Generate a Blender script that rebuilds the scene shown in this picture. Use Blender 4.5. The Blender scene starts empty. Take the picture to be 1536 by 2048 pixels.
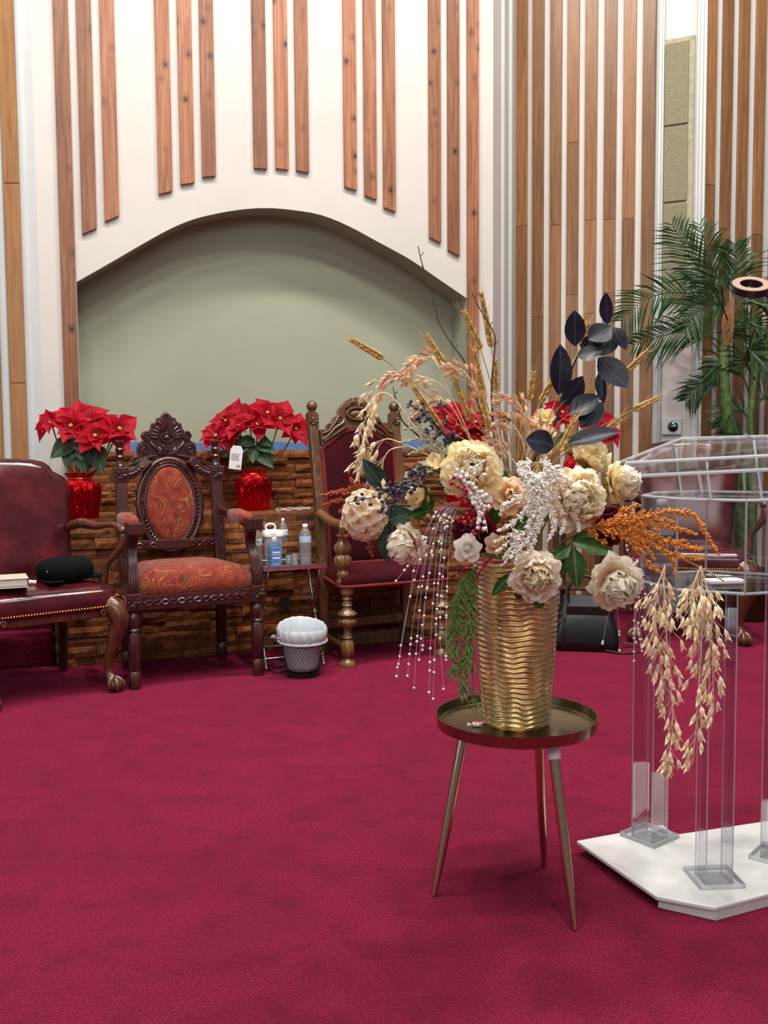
import bpy, math, random
from mathutils import Vector, Matrix
random.seed(7)
R = math.radians
V = Vector
sc = bpy.context.scene
col = sc.collection

# ------------------------------------------------------------------ camera
F_PX, HORIZ, ROLL, EYE = 1950.0, 885.0, 0.0070, 1.2
pitch = math.atan((1024 - HORIZ) / F_PX)
fwd = V((0, math.cos(pitch), -math.sin(pitch)))
r0 = V((1, 0, 0)); u0 = r0.cross(fwd)
rgt = r0 * math.cos(ROLL) - u0 * math.sin(ROLL)
upv = u0 * math.cos(ROLL) + r0 * math.sin(ROLL)
CAM = V((0, 0, EYE))
cd = bpy.data.cameras.new('camera'); cam = bpy.data.objects.new('camera', cd); col.objects.link(cam)
cd.sensor_fit = 'HORIZONTAL'; cd.sensor_width = 36.0; cd.lens = F_PX / 1536 * 36.0
cd.clip_start = 0.05; cd.clip_end = 60
m = Matrix((rgt, upv, -fwd)).transposed().to_4x4(); m.translation = CAM
cam.matrix_world = m
sc.camera = cam

def ray(px, py):
    return (rgt * ((px - 768) / F_PX) + upv * ((1024 - py) / F_PX) + fwd)
def at(px, py, Y):
    d = ray(px, py); return CAM + d * (Y / d.y)
def floor_at(px, py, z=0.0):
    d = ray(px, py); return CAM + d * ((z - EYE) / d.z)

# ------------------------------------------------------------------ world, lights, exposure
w = bpy.data.worlds.new('room_light'); sc.world = w; w.use_nodes = True
w.node_tree.nodes['Background'].inputs[0].default_value = (0.80, 0.86, 0.92, 1)
w.node_tree.nodes['Background'].inputs[1].default_value = 0.21
sc.view_settings.view_transform = 'Standard'; sc.view_settings.look = 'None'
sc.view_settings.exposure = 0.0; sc.view_settings.gamma = 1.0
sc.view_settings.use_curve_mapping = False
sc.cycles.transparent_max_bounces = 48   # many clear acrylic layers

def area(name, loc, size, power, color=(1, .95, .88), target=None, sy=None):
    l = bpy.data.lights.new(name, 'AREA'); l.energy = power; l.color = color
    l.shape = 'RECTANGLE' if sy else 'DISK'; l.size = size
    if sy: l.size_y = sy
    o = bpy.data.objects.new(name, l); col.objects.link(o); o.location = loc
    d = (V(target) - V(loc)) if target else V((0, 0, -1))
    o.rotation_euler = d.to_track_quat('-Z', 'Y').to_euler()
    return o
# ceiling downlights over the platform, and an added front fill and the window side behind the photographer
for (x, y) in ((-2.2, 3.2), (-0.9, 3.6), (0.4, 4.05), (1.7, 4.5), (2.9, 4.4)):
    area('ceiling_downlight', (x, y, 6.8), 0.40, 118, (1, .95, .89))
for (x, y, e) in ((-1.7, 1.7, 92), (0.25, 1.7, 110), (2.2, 1.9, 92), (-1.0, -.6, 45), (1.2, -.6, 45)):
    area('ceiling_downlight', (x, y, 6.8), 0.50, e, (1, .95, .89))
area('hall_front_fill', (0.5, -2.8, 4.2), 5.0, 125, (1, .96, .92), (0.3, 3.5, 1.0), 1.6)  # unseen soft panel added as fill to brighten the front of the bouquet
area('hall_window', (-4.6, 0.2, 2.6), 1.6, 50, (.80, .90, 1.0), (0, 4.5, 1.0), 2.2)

# ------------------------------------------------------------------ mesh helper
class MB:
    def __init__(s): s.v = []; s.f = []; s.M = Matrix()
    def add(s, verts, faces):
        b = len(s.v); M = s.M
        s.v += [tuple(M @ V(p)) for p in verts]
        s.f += [tuple(b + i for i in f) for f in faces]
        return s
    def box(s, c, d, taper=1.0):
        x, y, z = (q / 2 for q in d); vs = []
        for k, zz in ((1, -z), (taper, z)):
            vs += [(c[0] - x * k, c[1] - y * k, c[2] + zz), (c[0] + x * k, c[1] - y * k, c[2] + zz),
                   (c[0] + x * k, c[1] + y * k, c[2] + zz), (c[0] - x * k, c[1] + y * k, c[2] + zz)]
        return s.add(vs, [(3, 2, 1, 0), (4, 5, 6, 7), (0, 1, 5, 4), (1, 2, 6, 5), (2, 3, 7, 6), (3, 0, 4, 7)])
    def lathe(s, prof, n=20, c=(0, 0, 0), cap=True, fn=None):
        vs, fs = [], []
        for j, (r, z) in enumerate(prof):
            for i in range(n):
                a = 2 * math.pi * i / n
                rr = r * (fn(a, z) if fn else 1)
                vs.append((c[0] + rr * math.cos(a), c[1] + rr * math.sin(a), c[2] + z))
        for j in range(len(prof) - 1):
            for i in range(n):
                k = (i + 1) % n
                fs.append((j * n + i, j * n + k, (j + 1) * n + k, (j + 1) * n + i))
        if cap:
            if prof[0][0] > 1e-5: fs.append(tuple(range(n - 1, -1, -1)))
            if prof[-1][0] > 1e-5: fs.append(tuple((len(prof) - 1) * n + i for i in range(n)))
        return s.add(vs, fs)
    def tube(s, pts, rad, n=8, flat=1.0, closed=False, up=None, cap=True):
        pts = [V(p) for p in pts]; N = len(pts)
        if not hasattr(rad, '__len__'): rad = [rad] * N
        vs, fs = [], []; ref = None
        for j, p in enumerate(pts):
            if closed: t = pts[(j + 1) % N] - pts[j - 1]
            else: t = pts[min(j + 1, N - 1)] - pts[max(j - 1, 0)]
            t.normalize()
            if up is not None: a = V(up) - t * t.dot(V(up))
            elif ref is None: a = t.orthogonal()
            else: a = ref - t * t.dot(ref)
            if a.length < 1e-6: a = t.orthogonal()
            a.normalize(); ref = a; b = t.cross(a)
            for i in range(n):
                q = 2 * math.pi * i / n
                vs.append(p + a * (math.cos(q) * rad[j] * flat) + b * (math.sin(q) * rad[j]))
        L = N if closed else N - 1
        for j in range(L):
            j2 = (j + 1) % N
            for i in range(n):
                k = (i + 1) % n
                fs.append((j * n + i, j * n + k, j2 * n + k, j2 * n + i))
        if cap and not closed:
            fs.append(tuple(range(n - 1, -1, -1))); fs.append(tuple((N - 1) * n + i for i in range(n)))
        return s.add(vs, fs)
    def sphere(s, c, r, n=8, m=6, sc_=(1, 1, 1)):
        vs = [(c[0], c[1], c[2] - r * sc_[2])]; fs = []
        for j in range(1, m):
            a = -math.pi / 2 + math.pi * j / m
            for i in range(n):
                q = 2 * math.pi * i / n
                vs.append((c[0] + r * sc_[0] * math.cos(a) * math.cos(q), c[1] + r * sc_[1] * math.cos(a) * math.sin(q), c[2] + r * sc_[2] * math.sin(a)))
        vs.append((c[0], c[1], c[2] + r * sc_[2])); T = len(vs) - 1
        for i in range(n):
            k = (i + 1) % n
            fs.append((0, 1 + k, 1 + i)); fs.append((T, T - n + i, T - n + k))
            for j in range(m - 2):
                fs.append((1 + j * n + i, 1 + j * n + k, 1 + (j + 1) * n + k, 1 + (j + 1) * n + i))
        return s.add(vs, fs)
    def pillow(s, outline, rings, c=None):
        """rings of (scale, height) of an outline in x,y; last ring is closed by a fan"""
        n = len(outline)
        if c is None: c = (sum(p[0] for p in outline) / n, sum(p[1] for p in outline) / n)
        vs, fs = [], []
        for f, h in rings:
            for p in outline: vs.append((c[0] + (p[0] - c[0]) * f, c[1] + (p[1] - c[1]) * f, h))
        for j in range(len(rings) - 1):
            for i in range(n):
                k = (i + 1) % n
                fs.append((j * n + i, j * n + k, (j + 1) * n + k, (j + 1) * n + i))
        vs.append((c[0], c[1], rings[-1][1])); T = len(vs) - 1; b = (len(rings) - 1) * n
        for i in range(n): fs.append((b + i, b + (i + 1) % n, T))
        vs.append((c[0], c[1], rings[0][1])); T += 1
        for i in range(n): fs.append(((i + 1) % n, i, T))
        return s.add(vs, fs)
    def prism(s, outline, h0, h1):
        n = len(outline)
        vs = [(p[0], p[1], h0) for p in outline] + [(p[0], p[1], h1) for p in outline]
        fs = [tuple(range(n - 1, -1, -1)), tuple(range(n, 2 * n))]
        fs += [(i, (i + 1) % n, n + (i + 1) % n, n + i) for i in range(n)]
        return s.add(vs, fs)
    def grid(s, fn, nu, nv):
        vs = [fn(i / nu, j / nv) for j in range(nv + 1) for i in range(nu + 1)]
        fs = [(j * (nu + 1) + i, j * (nu + 1) + i + 1, (j + 1) * (nu + 1) + i + 1, (j + 1) * (nu + 1) + i) for j in range(nv) for i in range(nu)]
        return s.add(vs, fs)
    def mesh(s, name, mat=None, smooth=None):
        me = bpy.data.meshes.new(name); me.from_pydata(s.v, [], s.f); me.update()
        if mat:
            for q in (mat if isinstance(mat, (list, tuple)) else [mat]): me.materials.append(q)
        if smooth is not None:
            me.polygons.foreach_set('use_smooth', [True] * len(me.polygons))
            if smooth < 179: me.set_sharp_from_angle(angle=R(smooth))
        return me
    def build(s, name, mat=None, parent=None, smooth=None, bevel=0, solid=0, sub=0):
        return link(name, s.mesh(name, mat, smooth), parent, bevel=bevel, solid=solid, sub=sub)

def link(name, me, parent=None, mtx=None, bevel=0, solid=0, sub=0):
    o = bpy.data.objects.new(name, me); col.objects.link(o)
    if parent is not None: o.parent = parent
    if mtx is not None: o.matrix_basis = mtx
    if solid:
        q = o.modifiers.new('solid', 'SOLIDIFY'); q.thickness = solid; q.offset = 0
    if sub:
        q = o.modifiers.new('sub', 'SUBSURF'); q.levels = sub; q.render_levels = sub
    if bevel:
        q = o.modifiers.new('bevel', 'BEVEL'); q.width = bevel; q.segments = 2; q.limit_method = 'ANGLE'; q.angle_limit = R(40)
        q.harden_normals = False
    return o
def tag(o, label=None, cat=None, group=None, kind=None):
    if label: o['label'] = label
    if cat: o['category'] = cat
    if group: o['group'] = group
    if kind: o['kind'] = kind
    return o
def thing(name, loc=(0, 0, 0), rz=0, label=None, cat=None, group=None, s=1.0):
    o = bpy.data.objects.new(name, None); col.objects.link(o); o.empty_display_size = .05
    o.location = loc; o.rotation_euler = (0, 0, rz); o.scale = (s, s, s)
    return tag(o, label, cat, group)
def copy_tree(o, parent=None):
    c = o.copy(); col.objects.link(c); c.parent = parent
    for ch in list(o.children): copy_tree(ch, c)
    return c
def axes(base, ydir, zhint, sx=1, sy=1, sz=1):
    """matrix whose y axis follows ydir and whose z axis leans to zhint"""
    y = V(ydir).normalized(); z = V(zhint) - y * y.dot(V(zhint))
    if z.length < 1e-6: z = y.orthogonal()
    z.normalize(); x = y.cross(z)
    M = Matrix((x * sx, y * sy, z * sz)).transposed().to_4x4(); M.translation = V(base)
    return M
def zaxis(base, zdir, s=1.0, roll=0):
    z = V(zdir).normalized(); x = z.orthogonal().normalized(); y = z.cross(x)
    M = Matrix((x, y, z)).transposed().to_4x4() @ Matrix.Rotation(roll, 4, 'Z') @ Matrix.Scale(s, 4)
    M.translation = V(base); return M
def bez(p, n=10):
    """smooth curve through points (Catmull-Rom)"""
    p = [V(q) for q in p]; out = []
    P = [p[0] * 2 - p[1]] + p + [p[-1] * 2 - p[-2]]
    for i in range(1, len(P) - 2):
        a, b, c, d = P[i - 1:i + 3]
        for k in range(n):
            t = k / n
            out.append(.5 * ((2 * b) + (c - a) * t + (2 * a - 5 * b + 4 * c - d) * t * t + (3 * b - a - 3 * c + d) * t ** 3))
    out.append(p[-1]); return out

# ------------------------------------------------------------------ materials
MATS = {}
def lin(c):
    return tuple(((q / 255) / 12.92 if q / 255 <= .04045 else ((q / 255 + .055) / 1.055) ** 2.4) for q in c) + (1,)
class NT:
    def __init__(s, name, color=(200, 200, 200), rough=.5, metal=0, spec=.5):
        s.m = bpy.data.materials.new(name); s.m.use_nodes = True; s.t = s.m.node_tree
        s.b = s.t.nodes['Principled BSDF']
        s.set('Base Color', lin(color)); s.set('Roughness', rough); s.set('Metallic', metal); s.set('Specular IOR Level', spec)
        MATS[name] = s.m
    def set(s, k, v): s.b.inputs[k].default_value = v
    def n(s, typ, **kw):
        q = s.t.nodes.new(typ)
        for k, v in kw.items():
            if k.startswith('i_'): q.inputs[k[2:].replace('_', ' ')].default_value = v
            else: setattr(q, k, v)
        return q
    def l(s, a, b): s.t.links.new(a, b)
    def coord(s, kind='Object', scale=(1, 1, 1), rand=False):
        tc = s.n('ShaderNodeTexCoord'); mp = s.n('ShaderNodeMapping'); mp.inputs['Scale'].default_value = scale
        s.l(tc.outputs[kind], mp.inputs['Vector'])
        if rand:
            oi = s.n('ShaderNodeObjectInfo'); mu = s.n('ShaderNodeMath', operation='MULTIPLY'); mu.inputs[1].default_value = 57.3
            s.l(oi.outputs['Random'], mu.inputs[0]); s.l(mu.outputs[0], mp.inputs['Location'])
        return mp.outputs[0]
    def noise(s, vec, scale, detail=4, rough=.55, dist=0):
        q = s.n('ShaderNodeTexNoise'); q.inputs['Scale'].default_value = scale; q.inputs['Detail'].default_value = detail
        q.inputs['Roughness'].default_value = rough; q.inputs['Distortion'].default_value = dist
        if vec is not None: s.l(vec, q.inputs['Vector'])
        return q.outputs['Fac']
    def ramp(s, fac, stops, interp='LINEAR'):
        q = s.n('ShaderNodeValToRGB'); e = q.color_ramp.elements; q.color_ramp.interpolation = interp
        while len(e) < len(stops): e.new(.5)
        for k, (p, c) in enumerate(stops):
            e[k].position = p; e[k].color = lin(c) if len(c) == 3 else c
        s.l(fac, q.inputs[0]); return q.outputs[0]
    def mix(s, fac, a, b, mode='MIX'):
        q = s.n('ShaderNodeMix', data_type='RGBA', blend_type=mode)
        for sock, v in ((q.inputs[0], fac), (q.inputs[6], a), (q.inputs[7], b)):
            if hasattr(v, 'links'): s.l(v, sock)
            elif isinstance(v, tuple): sock.default_value = lin(v) if len(v) == 3 else v
            else: sock.default_value = v
        return q.outputs[2]
    def color(s, c): s.l(c, s.b.inputs['Base Color']); return s
    def bump(s, h, strength=.3, dist=.01):
        q = s.n('ShaderNodeBump'); q.inputs['Strength'].default_value = strength; q.inputs['Distance'].default_value = dist
        s.l(h, q.inputs['Height']); s.l(q.outputs[0], s.b.inputs['Normal']); return s
    def randval(s, lo, hi):
        oi = s.n('ShaderNodeObjectInfo'); q = s.n('ShaderNodeMapRange'); q.inputs[3].default_value = lo; q.inputs[4].default_value = hi
        s.l(oi.outputs['Random'], q.inputs[0]); return q.outputs[0]
def simple(name, c, rough=.5, metal=0, spec=.5, vary=0, vscale=20, bump=0, bscale=100, bdist=.003, sheen=0, coat=0):
    t = NT(name, c, rough, metal, spec)
    if vary:
        d = tuple(int(q * (1 - vary)) for q in c); e = tuple(min(255, int(q * (1 + vary * .6))) for q in c)
        t.color(t.ramp(t.noise(t.coord(rand=True), vscale, 4), [(.3, d), (.7, e)]))
    if bump: t.bump(t.noise(t.coord(), bscale, 3), bump, bdist)
    if sheen: t.set('Sheen Weight', sheen)
    if coat: t.set('Coat Weight', coat); t.set('Coat Roughness', .12)
    return t.m
def wood(name, dark, mid, light, rough=.45, knots=0.0, coat=0, grain=(34, 34, 1.6), rlo=.8, rhi=1.15, bump=.12):
    t = NT(name, mid, rough)
    v = t.coord('Object', grain, True)
    g = t.noise(v, 1.0, 5, .6, 1.2)
    c = t.ramp(g, [(.25, dark), (.5, mid), (.78, light)])
    big = t.noise(t.coord('Object', (3, 3, 1.1), True), 1.3, 2)
    c = t.mix(t.ramp(big, [(.3, (0, 0, 0)), (.75, (110, 110, 110))]), c, dark)
    if knots:
        vo = t.n('ShaderNodeTexVoronoi'); vo.inputs['Scale'].default_value = 1.0
        t.l(t.coord('Object', (10, 10, 8), True), vo.inputs['Vector'])
        k = t.ramp(vo.outputs['Distance'], [(.07, (255, 255, 255)), (.15, (170, 170, 170)), (.33, (0, 0, 0))])
        sel = t.n('ShaderNodeSeparateColor'); t.l(vo.outputs['Color'], sel.inputs[0])
        gate = t.n('ShaderNodeMath', operation='GREATER_THAN'); gate.inputs[1].default_value = 1 - knots
        t.l(sel.outputs[0], gate.inputs[0])
        mu = t.n('ShaderNodeMath', operation='MULTIPLY'); t.l(k, mu.inputs[0]); t.l(gate.outputs[0], mu.inputs[1])
        c = t.mix(mu.outputs[0], c, tuple(int(q * .5) for q in dark))
    hs = t.n('ShaderNodeHueSaturation'); t.l(c, hs.inputs['Color']); t.l(t.randval(rlo, rhi), hs.inputs['Value'])
    t.color(hs.outputs[0])
    if bump: t.bump(g, bump, .002)
    if coat: t.set('Coat Weight', coat); t.set('Coat Roughness', .15)
    return t.m

M_wall = simple('painted_wall', (197, 192, 185), .6, vary=.025, vscale=2.5, bump=.04, bscale=60)
M_wall_cool = simple('painted_wall_cool', (192, 195, 193), .55, vary=.025, vscale=2.5)
M_niche = simple('niche_paint', (150, 154, 132), .6, vary=.03, vscale=1.2)
M_slat = wood('knotty_pine_slat', (98, 58, 38), (144, 92, 62), (172, 122, 86), .5, knots=.8, rlo=.75, rhi=1.2)
M_slat_r = wood('oiled_oak_slat', (94, 62, 38), (130, 90, 56), (152, 110, 72), .34, grain=(60, 60, 2.2), rlo=.7, rhi=1.2)
M_slat_l = wood('golden_oak_slat', (126, 84, 46), (154, 108, 62), (170, 126, 78), .45, grain=(50, 50, 2.2), rlo=.95, rhi=1.1)

def carpet():
    t = NT('crimson_carpet', (140, 18, 52), .95, spec=.15)
    v = t.coord('Object')
    fine = t.noise(v, 170, 3, .75); mid = t.noise(v, 60, 4, .7); big = t.noise(v, 2.2, 5, .62, .8); blot = t.noise(v, 7, 4, .62)
    c = t.ramp(fine, [(.34, (60, 5, 16)), (.5, (124, 15, 42)), (.68, (180, 38, 76))])
    c = t.mix(t.ramp(big, [(.42, (0, 0, 0)), (.60, (200, 200, 200))]), c, (100, 8, 26))
    c = t.mix(t.ramp(blot, [(.50, (0, 0, 0)), (.64, (190, 190, 190))]), c, (84, 8, 22))
    c = t.mix(t.ramp(mid, [(.5, (0, 0, 0)), (.72, (130, 130, 130))]), c, (88, 6, 24))
    t.color(c)
    ad = t.n('ShaderNodeMath', operation='ADD'); t.l(fine, ad.inputs[0]); t.l(mid, ad.inputs[1])
    t.bump(ad.outputs[0], .9, .02)
    t.set('Sheen Weight', .5); t.set('Sheen Roughness', .4); t.set('Sheen Tint', lin((190, 60, 110)))
    return t.m
M_carpet = carpet()

def brickmat():
    t = NT('orange_brown_brick', (146, 86, 46), .85, spec=.25)
    ge = t.n('ShaderNodeNewGeometry'); pos = ge.outputs['Position']
    g = t.noise(pos, 26, 5, .65, .3); g2 = t.noise(pos, 90, 4, .7)
    c = t.ramp(g, [(.28, (88, 50, 28)), (.5, (134, 80, 44)), (.75, (162, 102, 58))])
    hs = t.n('ShaderNodeHueSaturation'); t.l(c, hs.inputs['Color']); t.l(t.randval(.62, 1.15), hs.inputs['Value'])
    t.color(hs.outputs[0]); t.bump(g2, .6, .012)
    return t.m
M_brick = brickmat()
M_mortar = simple('dark_joint', (66, 38, 22), .95, vary=.3, vscale=30)
M_tape = simple('blue_masking_tape', (84, 122, 168), .7, vary=.06)

# ------------------------------------------------------------------ structure
class Frame:
    def __init__(s, o, ang): s.o = V((o[0], o[1], 0)); s.a = ang; s.t = V((math.cos(ang), math.sin(ang), 0)); s.m = V((-math.sin(ang), math.cos(ang), 0))
    def pt(s, u, d, z): return s.o + s.t * u + s.m * d + V((0, 0, z))
    def hit(s, px, py, d=0):
        r = ray(px, py); k = ((s.o + s.m * d) - CAM).dot(s.m) / r.dot(s.m); q = CAM + r * k
        return (q - s.o).dot(s.t), q.z
    def mtx(s, u, d, z): return Matrix.Translation(s.pt(u, d, z)) @ Matrix.Rotation(s.a, 4, 'Z')

fl = MB(); fl.grid(lambda u, v: (-6 + 12 * u, -3 + 13 * v, 0), 12, 13)
tag(fl.build('floor', M_carpet), kind='structure')

A0 = R(19.5)
FC = Frame(floor_at(119, 1340), A0)
D_W, D_N, D_B, TOPZ = 0.50, 0.75, 0.67, 4.7
# centre wall with the shallow arched niche
uL, zL = FC.hit(153, 564, D_W); uR, zR = FC.hit(934, 597, D_W); uA, zA = FC.hit(545, 415, D_W)
zs = (zL + zR) / 2
u0w = FC.hit(76, 500, D_W)[0]; u1w = FC.hit(986, 500, D_W)[0]
u0_pts = [FC.hit(x, y, D_W) for (x, y) in ((153, 564), (192, 542), (232, 519), (287, 487), (338, 459), (380, 441), (420, 430), (475, 420), (530, 416), (585, 420), (642, 430), (697, 452), (751, 481), (790, 502), (825, 522), (880, 560), (934, 597))]
arch = [(p.x, p.y) for p in bez([V((p[0], p[1], 0)) for p in u0_pts], 3)]
wb = MB()
def quadw(mb, pts): mb.add([FC.pt(*p) for p in pts], [(0, 1, 2, 3)])
quadw(wb, [(u0w, D_W, 0), (uL, D_W, 0), (uL, D_W, TOPZ), (u0w, D_W, TOPZ)])
quadw(wb, [(uR, D_W, 0), (u1w, D_W, 0), (u1w, D_W, TOPZ), (uR, D_W, TOPZ)])
for (a, b) in zip(arch, arch[1:]):
    quadw(wb, [(a[0], D_W, a[1]), (b[0], D_W, b[1]), (b[0], D_W, TOPZ), (a[0], D_W, TOPZ)])
wall_c = tag(wb.build('wall_centre', M_wall), kind='structure')
rb = MB()
for (a, b) in zip(arch, arch[1:]):
    quadw(rb, [(a[0], D_W, a[1]), (a[0], D_N, a[1]), (b[0], D_N, b[1]), (b[0], D_W, b[1])])
quadw(rb, [(uL, D_W, 0), (uL, D_N, 0), (uL, D_N, arch[0][1]), (uL, D_W, arch[0][1])])
quadw(rb, [(uR, D_W, 0), (uR, D_W, arch[-1][1]), (uR, D_N, arch[-1][1]), (uR, D_N, 0)])
rb.build('niche_reveal', M_niche, wall_c)
nb = MB(); quadw(nb, [(uL - .1, D_N, 0), (uR + .1, D_N, 0), (uR + .1, D_N, zA + .1), (uL - .1, D_N, zA + .1)])
nb.build('niche_back', M_niche, wall_c)
SW = .081
def slat(frame, u, z0, z1, mat, parent, d, wdt=SW, th=.02, cut=0.0, name='wood_slat'):
    b = MB(); h = wdt / 2; L = z1 - z0
    vs = [(-h, -th, -L / 2 - cut), (h, -th, -L / 2 + cut), (h, 0, -L / 2 + cut), (-h, 0, -L / 2 - cut), (-h, -th, L / 2), (h, -th, L / 2), (h, 0, L / 2), (-h, 0, L / 2)]
    b.add(vs, [(3, 2, 1, 0), (4, 5, 6, 7), (0, 1, 5, 4), (1, 2, 6, 5), (2, 3, 7, 6), (3, 0, 4, 7)])
    return link(name, b.mesh(name, mat), parent, frame.mtx(u, d, (z0 + z1) / 2), bevel=.0025)
# slat feet in the photograph: x, y of the middle of each lower end, and the slope of its cut
for (x, y, cut) in ((150, 1010, 0), (179, 463, .02), (224, 438, .02), (331, 386, .012), (375, 368, .009), (418, 354, .007), (521, 338, 0), (564, 339, -.001), (605, 344, -.004),
                    (701, 378, -.009), (741, 396, -.011), (779, 420, -.012), (870, 481, -.016), (907, 507, -.018), (946, 1010, 0)):
    u, z = FC.hit(x, y, D_W - .01)
    slat(FC, u, z if y < 1000 else 0.0, TOPZ, M_slat, wall_c, D_W, cut=cut, name='pine_slat')
# flat wall between left wall and the centre: left bay faces the camera
PL = FC.pt(u0w, D_W, 0); FL = Frame((PL.x, PL.y), R(3))
lb = MB(); lb.add([FL.pt(0, 0, 0), FL.pt(-2.2, 0, 0), FL.pt(-2.2, 0, TOPZ), FL.pt(0, 0, TOPZ)], [(1, 0, 3, 2)])
wall_l = tag(lb.build('wall_left', M_wall_cool), kind='structure')
for i, x in enumerate((26, -25)):
    u, z = FL.hit(x, 430, 0)
    zz = [0, 1.55 + .3 * i, 2.66 - .25 * i, TOPZ]
    for a, b in zip(zz, zz[1:]): slat(FL, u, a + .0015, b - .0015, M_slat_l, wall_l, 0, .085, name='oak_slat')
# half round white batten beside the slat and a soft cove in the corner
for x, rr in ((49, .026), (0, .026)):
    u, z = FL.hit(x, 430, 0); b = MB(); b.tube([(0, 0, 0), (0, 0, TOPZ)], rr, 10, up=(0, 1, 0), flat=.45)
    link('white_batten', b.mesh('white_batten', M_wall_cool, 60), wall_l, FL.mtx(u, 0, 0))
# right return and the angled bays
PR = FC.pt(u1w, D_W, 0); q = ray(1029, 500); PQ = CAM + q * (7.25 / q.y)
rt = MB(); rt.add([(PR.x, PR.y, 0), (PQ.x, PQ.y, 0), (PQ.x, PQ.y, TOPZ + .6), (PR.x, PR.y, TOPZ + .6)], [(0, 1, 2, 3)])
wall_ret = tag(rt.build('wall_return', M_wall), kind='structure')
for k in (.38, .74):
    p = PR.lerp(PQ, k); b = MB(); b.tube([(p.x, p.y, 0), (p.x, p.y, TOPZ + .5)], .022, 10); b.build('white_moulding', M_wall_cool, wall_ret, 60)
FR = Frame((PQ.x, PQ.y), R(-26))
uE = FR.hit(1411, 300)[0]
rw = MB(); rw.add([FR.pt(0, 0, 0), FR.pt(uE, 0, 0), FR.pt(uE, 0, TOPZ + .6), FR.pt(0, 0, TOPZ + .6)], [(0, 1, 2, 3)])
wall_r = tag(rw.build('wall_right', M_wall), kind='structure')
joints = ((2.76,), (2.1, ), (2.74,), (2.24, 3.3), (2.75, 2.1), (2.74, 2.23), (2.73,), (2.25, 1.2))
for i, x in enumerate((1044.8, 1077.4, 1112.5, 1146.8, 1182.5, 1221, 1259, 1297.5)):
    u, z = FR.hit(x, 300)
    zz = [0.0] + sorted(joints[i]) + [TOPZ + .5]
    for a, b in zip(zz, zz[1:]): slat(FR, u, a + .001, b - .001, M_slat_r, wall_r, 0, .084, .022, name='oak_slat')
# white pilaster strips round the recess with the cloth grille
for x0, x1 in ((1313, 1327), (1392, 1411)):
    ua, _ = FR.hit(x0, 400); ub, _ = FR.hit(x1, 400); b = MB()
    b.box(((ub - ua) / 2, -.02, TOPZ / 2 + .2), (ub - ua, .04, TOPZ + .4)); b.tube([((ub - ua) / 2, -.045, 0), ((ub - ua) / 2, -.045, TOPZ + .4)], .014, 8)
    link('white_pilaster', b.mesh('white_pilaster', M_wall_cool, 50), wall_r, FR.mtx(ua, 0, 0), bevel=.004)
def burlap():
    t = NT('grille_cloth', (150, 142, 118), .95, spec=.1)
    v = t.coord('Object', (1, 1, 1)); n = t.noise(t.coord('Object', (140, 140, 420)), 1, 3, .7); n2 = t.noise(v, 60, 4, .7)
    c = t.ramp(n, [(.3, (98, 92, 74)), (.55, (138, 130, 106)), (.8, (172, 164, 138))])
    c = t.mix(t.ramp(n2, [(.5, (0, 0, 0)), (.8, (120, 120, 120))]), c, (112, 104, 82)); t.color(c); t.bump(n, .5, .004); return t.m
M_burlap = burlap(); M_burlap_rim = simple('grille_rim', (158, 152, 128), .9, vary=.1)
ua, zt = FR.hit(1328, 83); ub, _ = FR.hit(1391, 83); _, z1 = FR.hit(1335, 256); _, z2 = FR.hit(1330, 409); zb = FR.hit(1330, 600)[1]
gp = thing('grille_panel', FR.pt((ua + ub) / 2, -.02, zb), FR.a, 'tall narrow beige cloth grille panel on the wall above the palm', 'wall panel')
wv = ub - ua
b = MB(); b.box((0, .008, (zt - zb) / 2), (wv, .012, zt - zb)); b.build('backing', M_burlap_rim, gp)
for (a, c_) in ((zb, z2 - .008), (z2 + .008, z1 - .008), (z1 + .008, zt - .03)):
    b = MB(); b.box((-.012, -.004, (a + c_) / 2 - zb), (wv - .05, .014, c_ - a)); b.build('cloth_panel', M_burlap, gp, bevel=.004)
# outer right bay
PE = FR.pt(uE, -.0, 0); FO = Frame((PE.x, PE.y), R(19.5))
ow = MB(); ow.add([FO.pt(0, 0, 0), FO.pt(2.6, 0, 0), FO.pt(2.6, 0, TOPZ + .6), FO.pt(0, 0, TOPZ + .6)], [(0, 1, 2, 3)])
wall_o = tag(ow.build('wall_outer_right', M_wall_cool), kind='structure')
for i, x in enumerate((1417.5, 1450, 1482.5, 1515.5, 1549)):
    u, z = FO.hit(x, 300); jz = (2.9, 2.62, 2.2, 2.6, 2.4)[i]
    for a, b in ((0, jz), (jz, TOPZ + .5)): slat(FO, u, a + .001, b - .001, M_slat_r, wall_o, 0, .082, .022, name='oak_slat')

# ------------------------------------------------------------------ stepped brick ledge
LEDGE = .795; UPTOP = FC.hit(520, 900, D_B)[1]
BEND = u1w - .02
bb = MB()
def fbox(mb, u0, u1, d0, d1, z0, z1):
    mb.add([FC.pt(u, d, z) for z in (z0, z1) for (u, d) in ((u0, d0), (u1, d0), (u1, d1), (u0, d1))],
           [(3, 2, 1, 0), (4, 5, 6, 7), (0, 1, 5, 4), (1, 2, 6, 5), (2, 3, 7, 6), (3, 0, 4, 7)])
D_F = .07
fbox(bb, .012, BEND, D_F + .012, D_N - .01, 0, LEDGE - .015)
ledge = tag(bb.build('wall_brick_ledge', M_mortar), kind='structure')
ub_ = MB(); fbox(ub_, uL + .005, uR - .005, D_B + .012, D_N - .002, LEDGE - .02, UPTOP - .01)
upper = tag(ub_.build('wall_brick_niche', M_mortar), kind='structure')
brick_me = []
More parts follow.
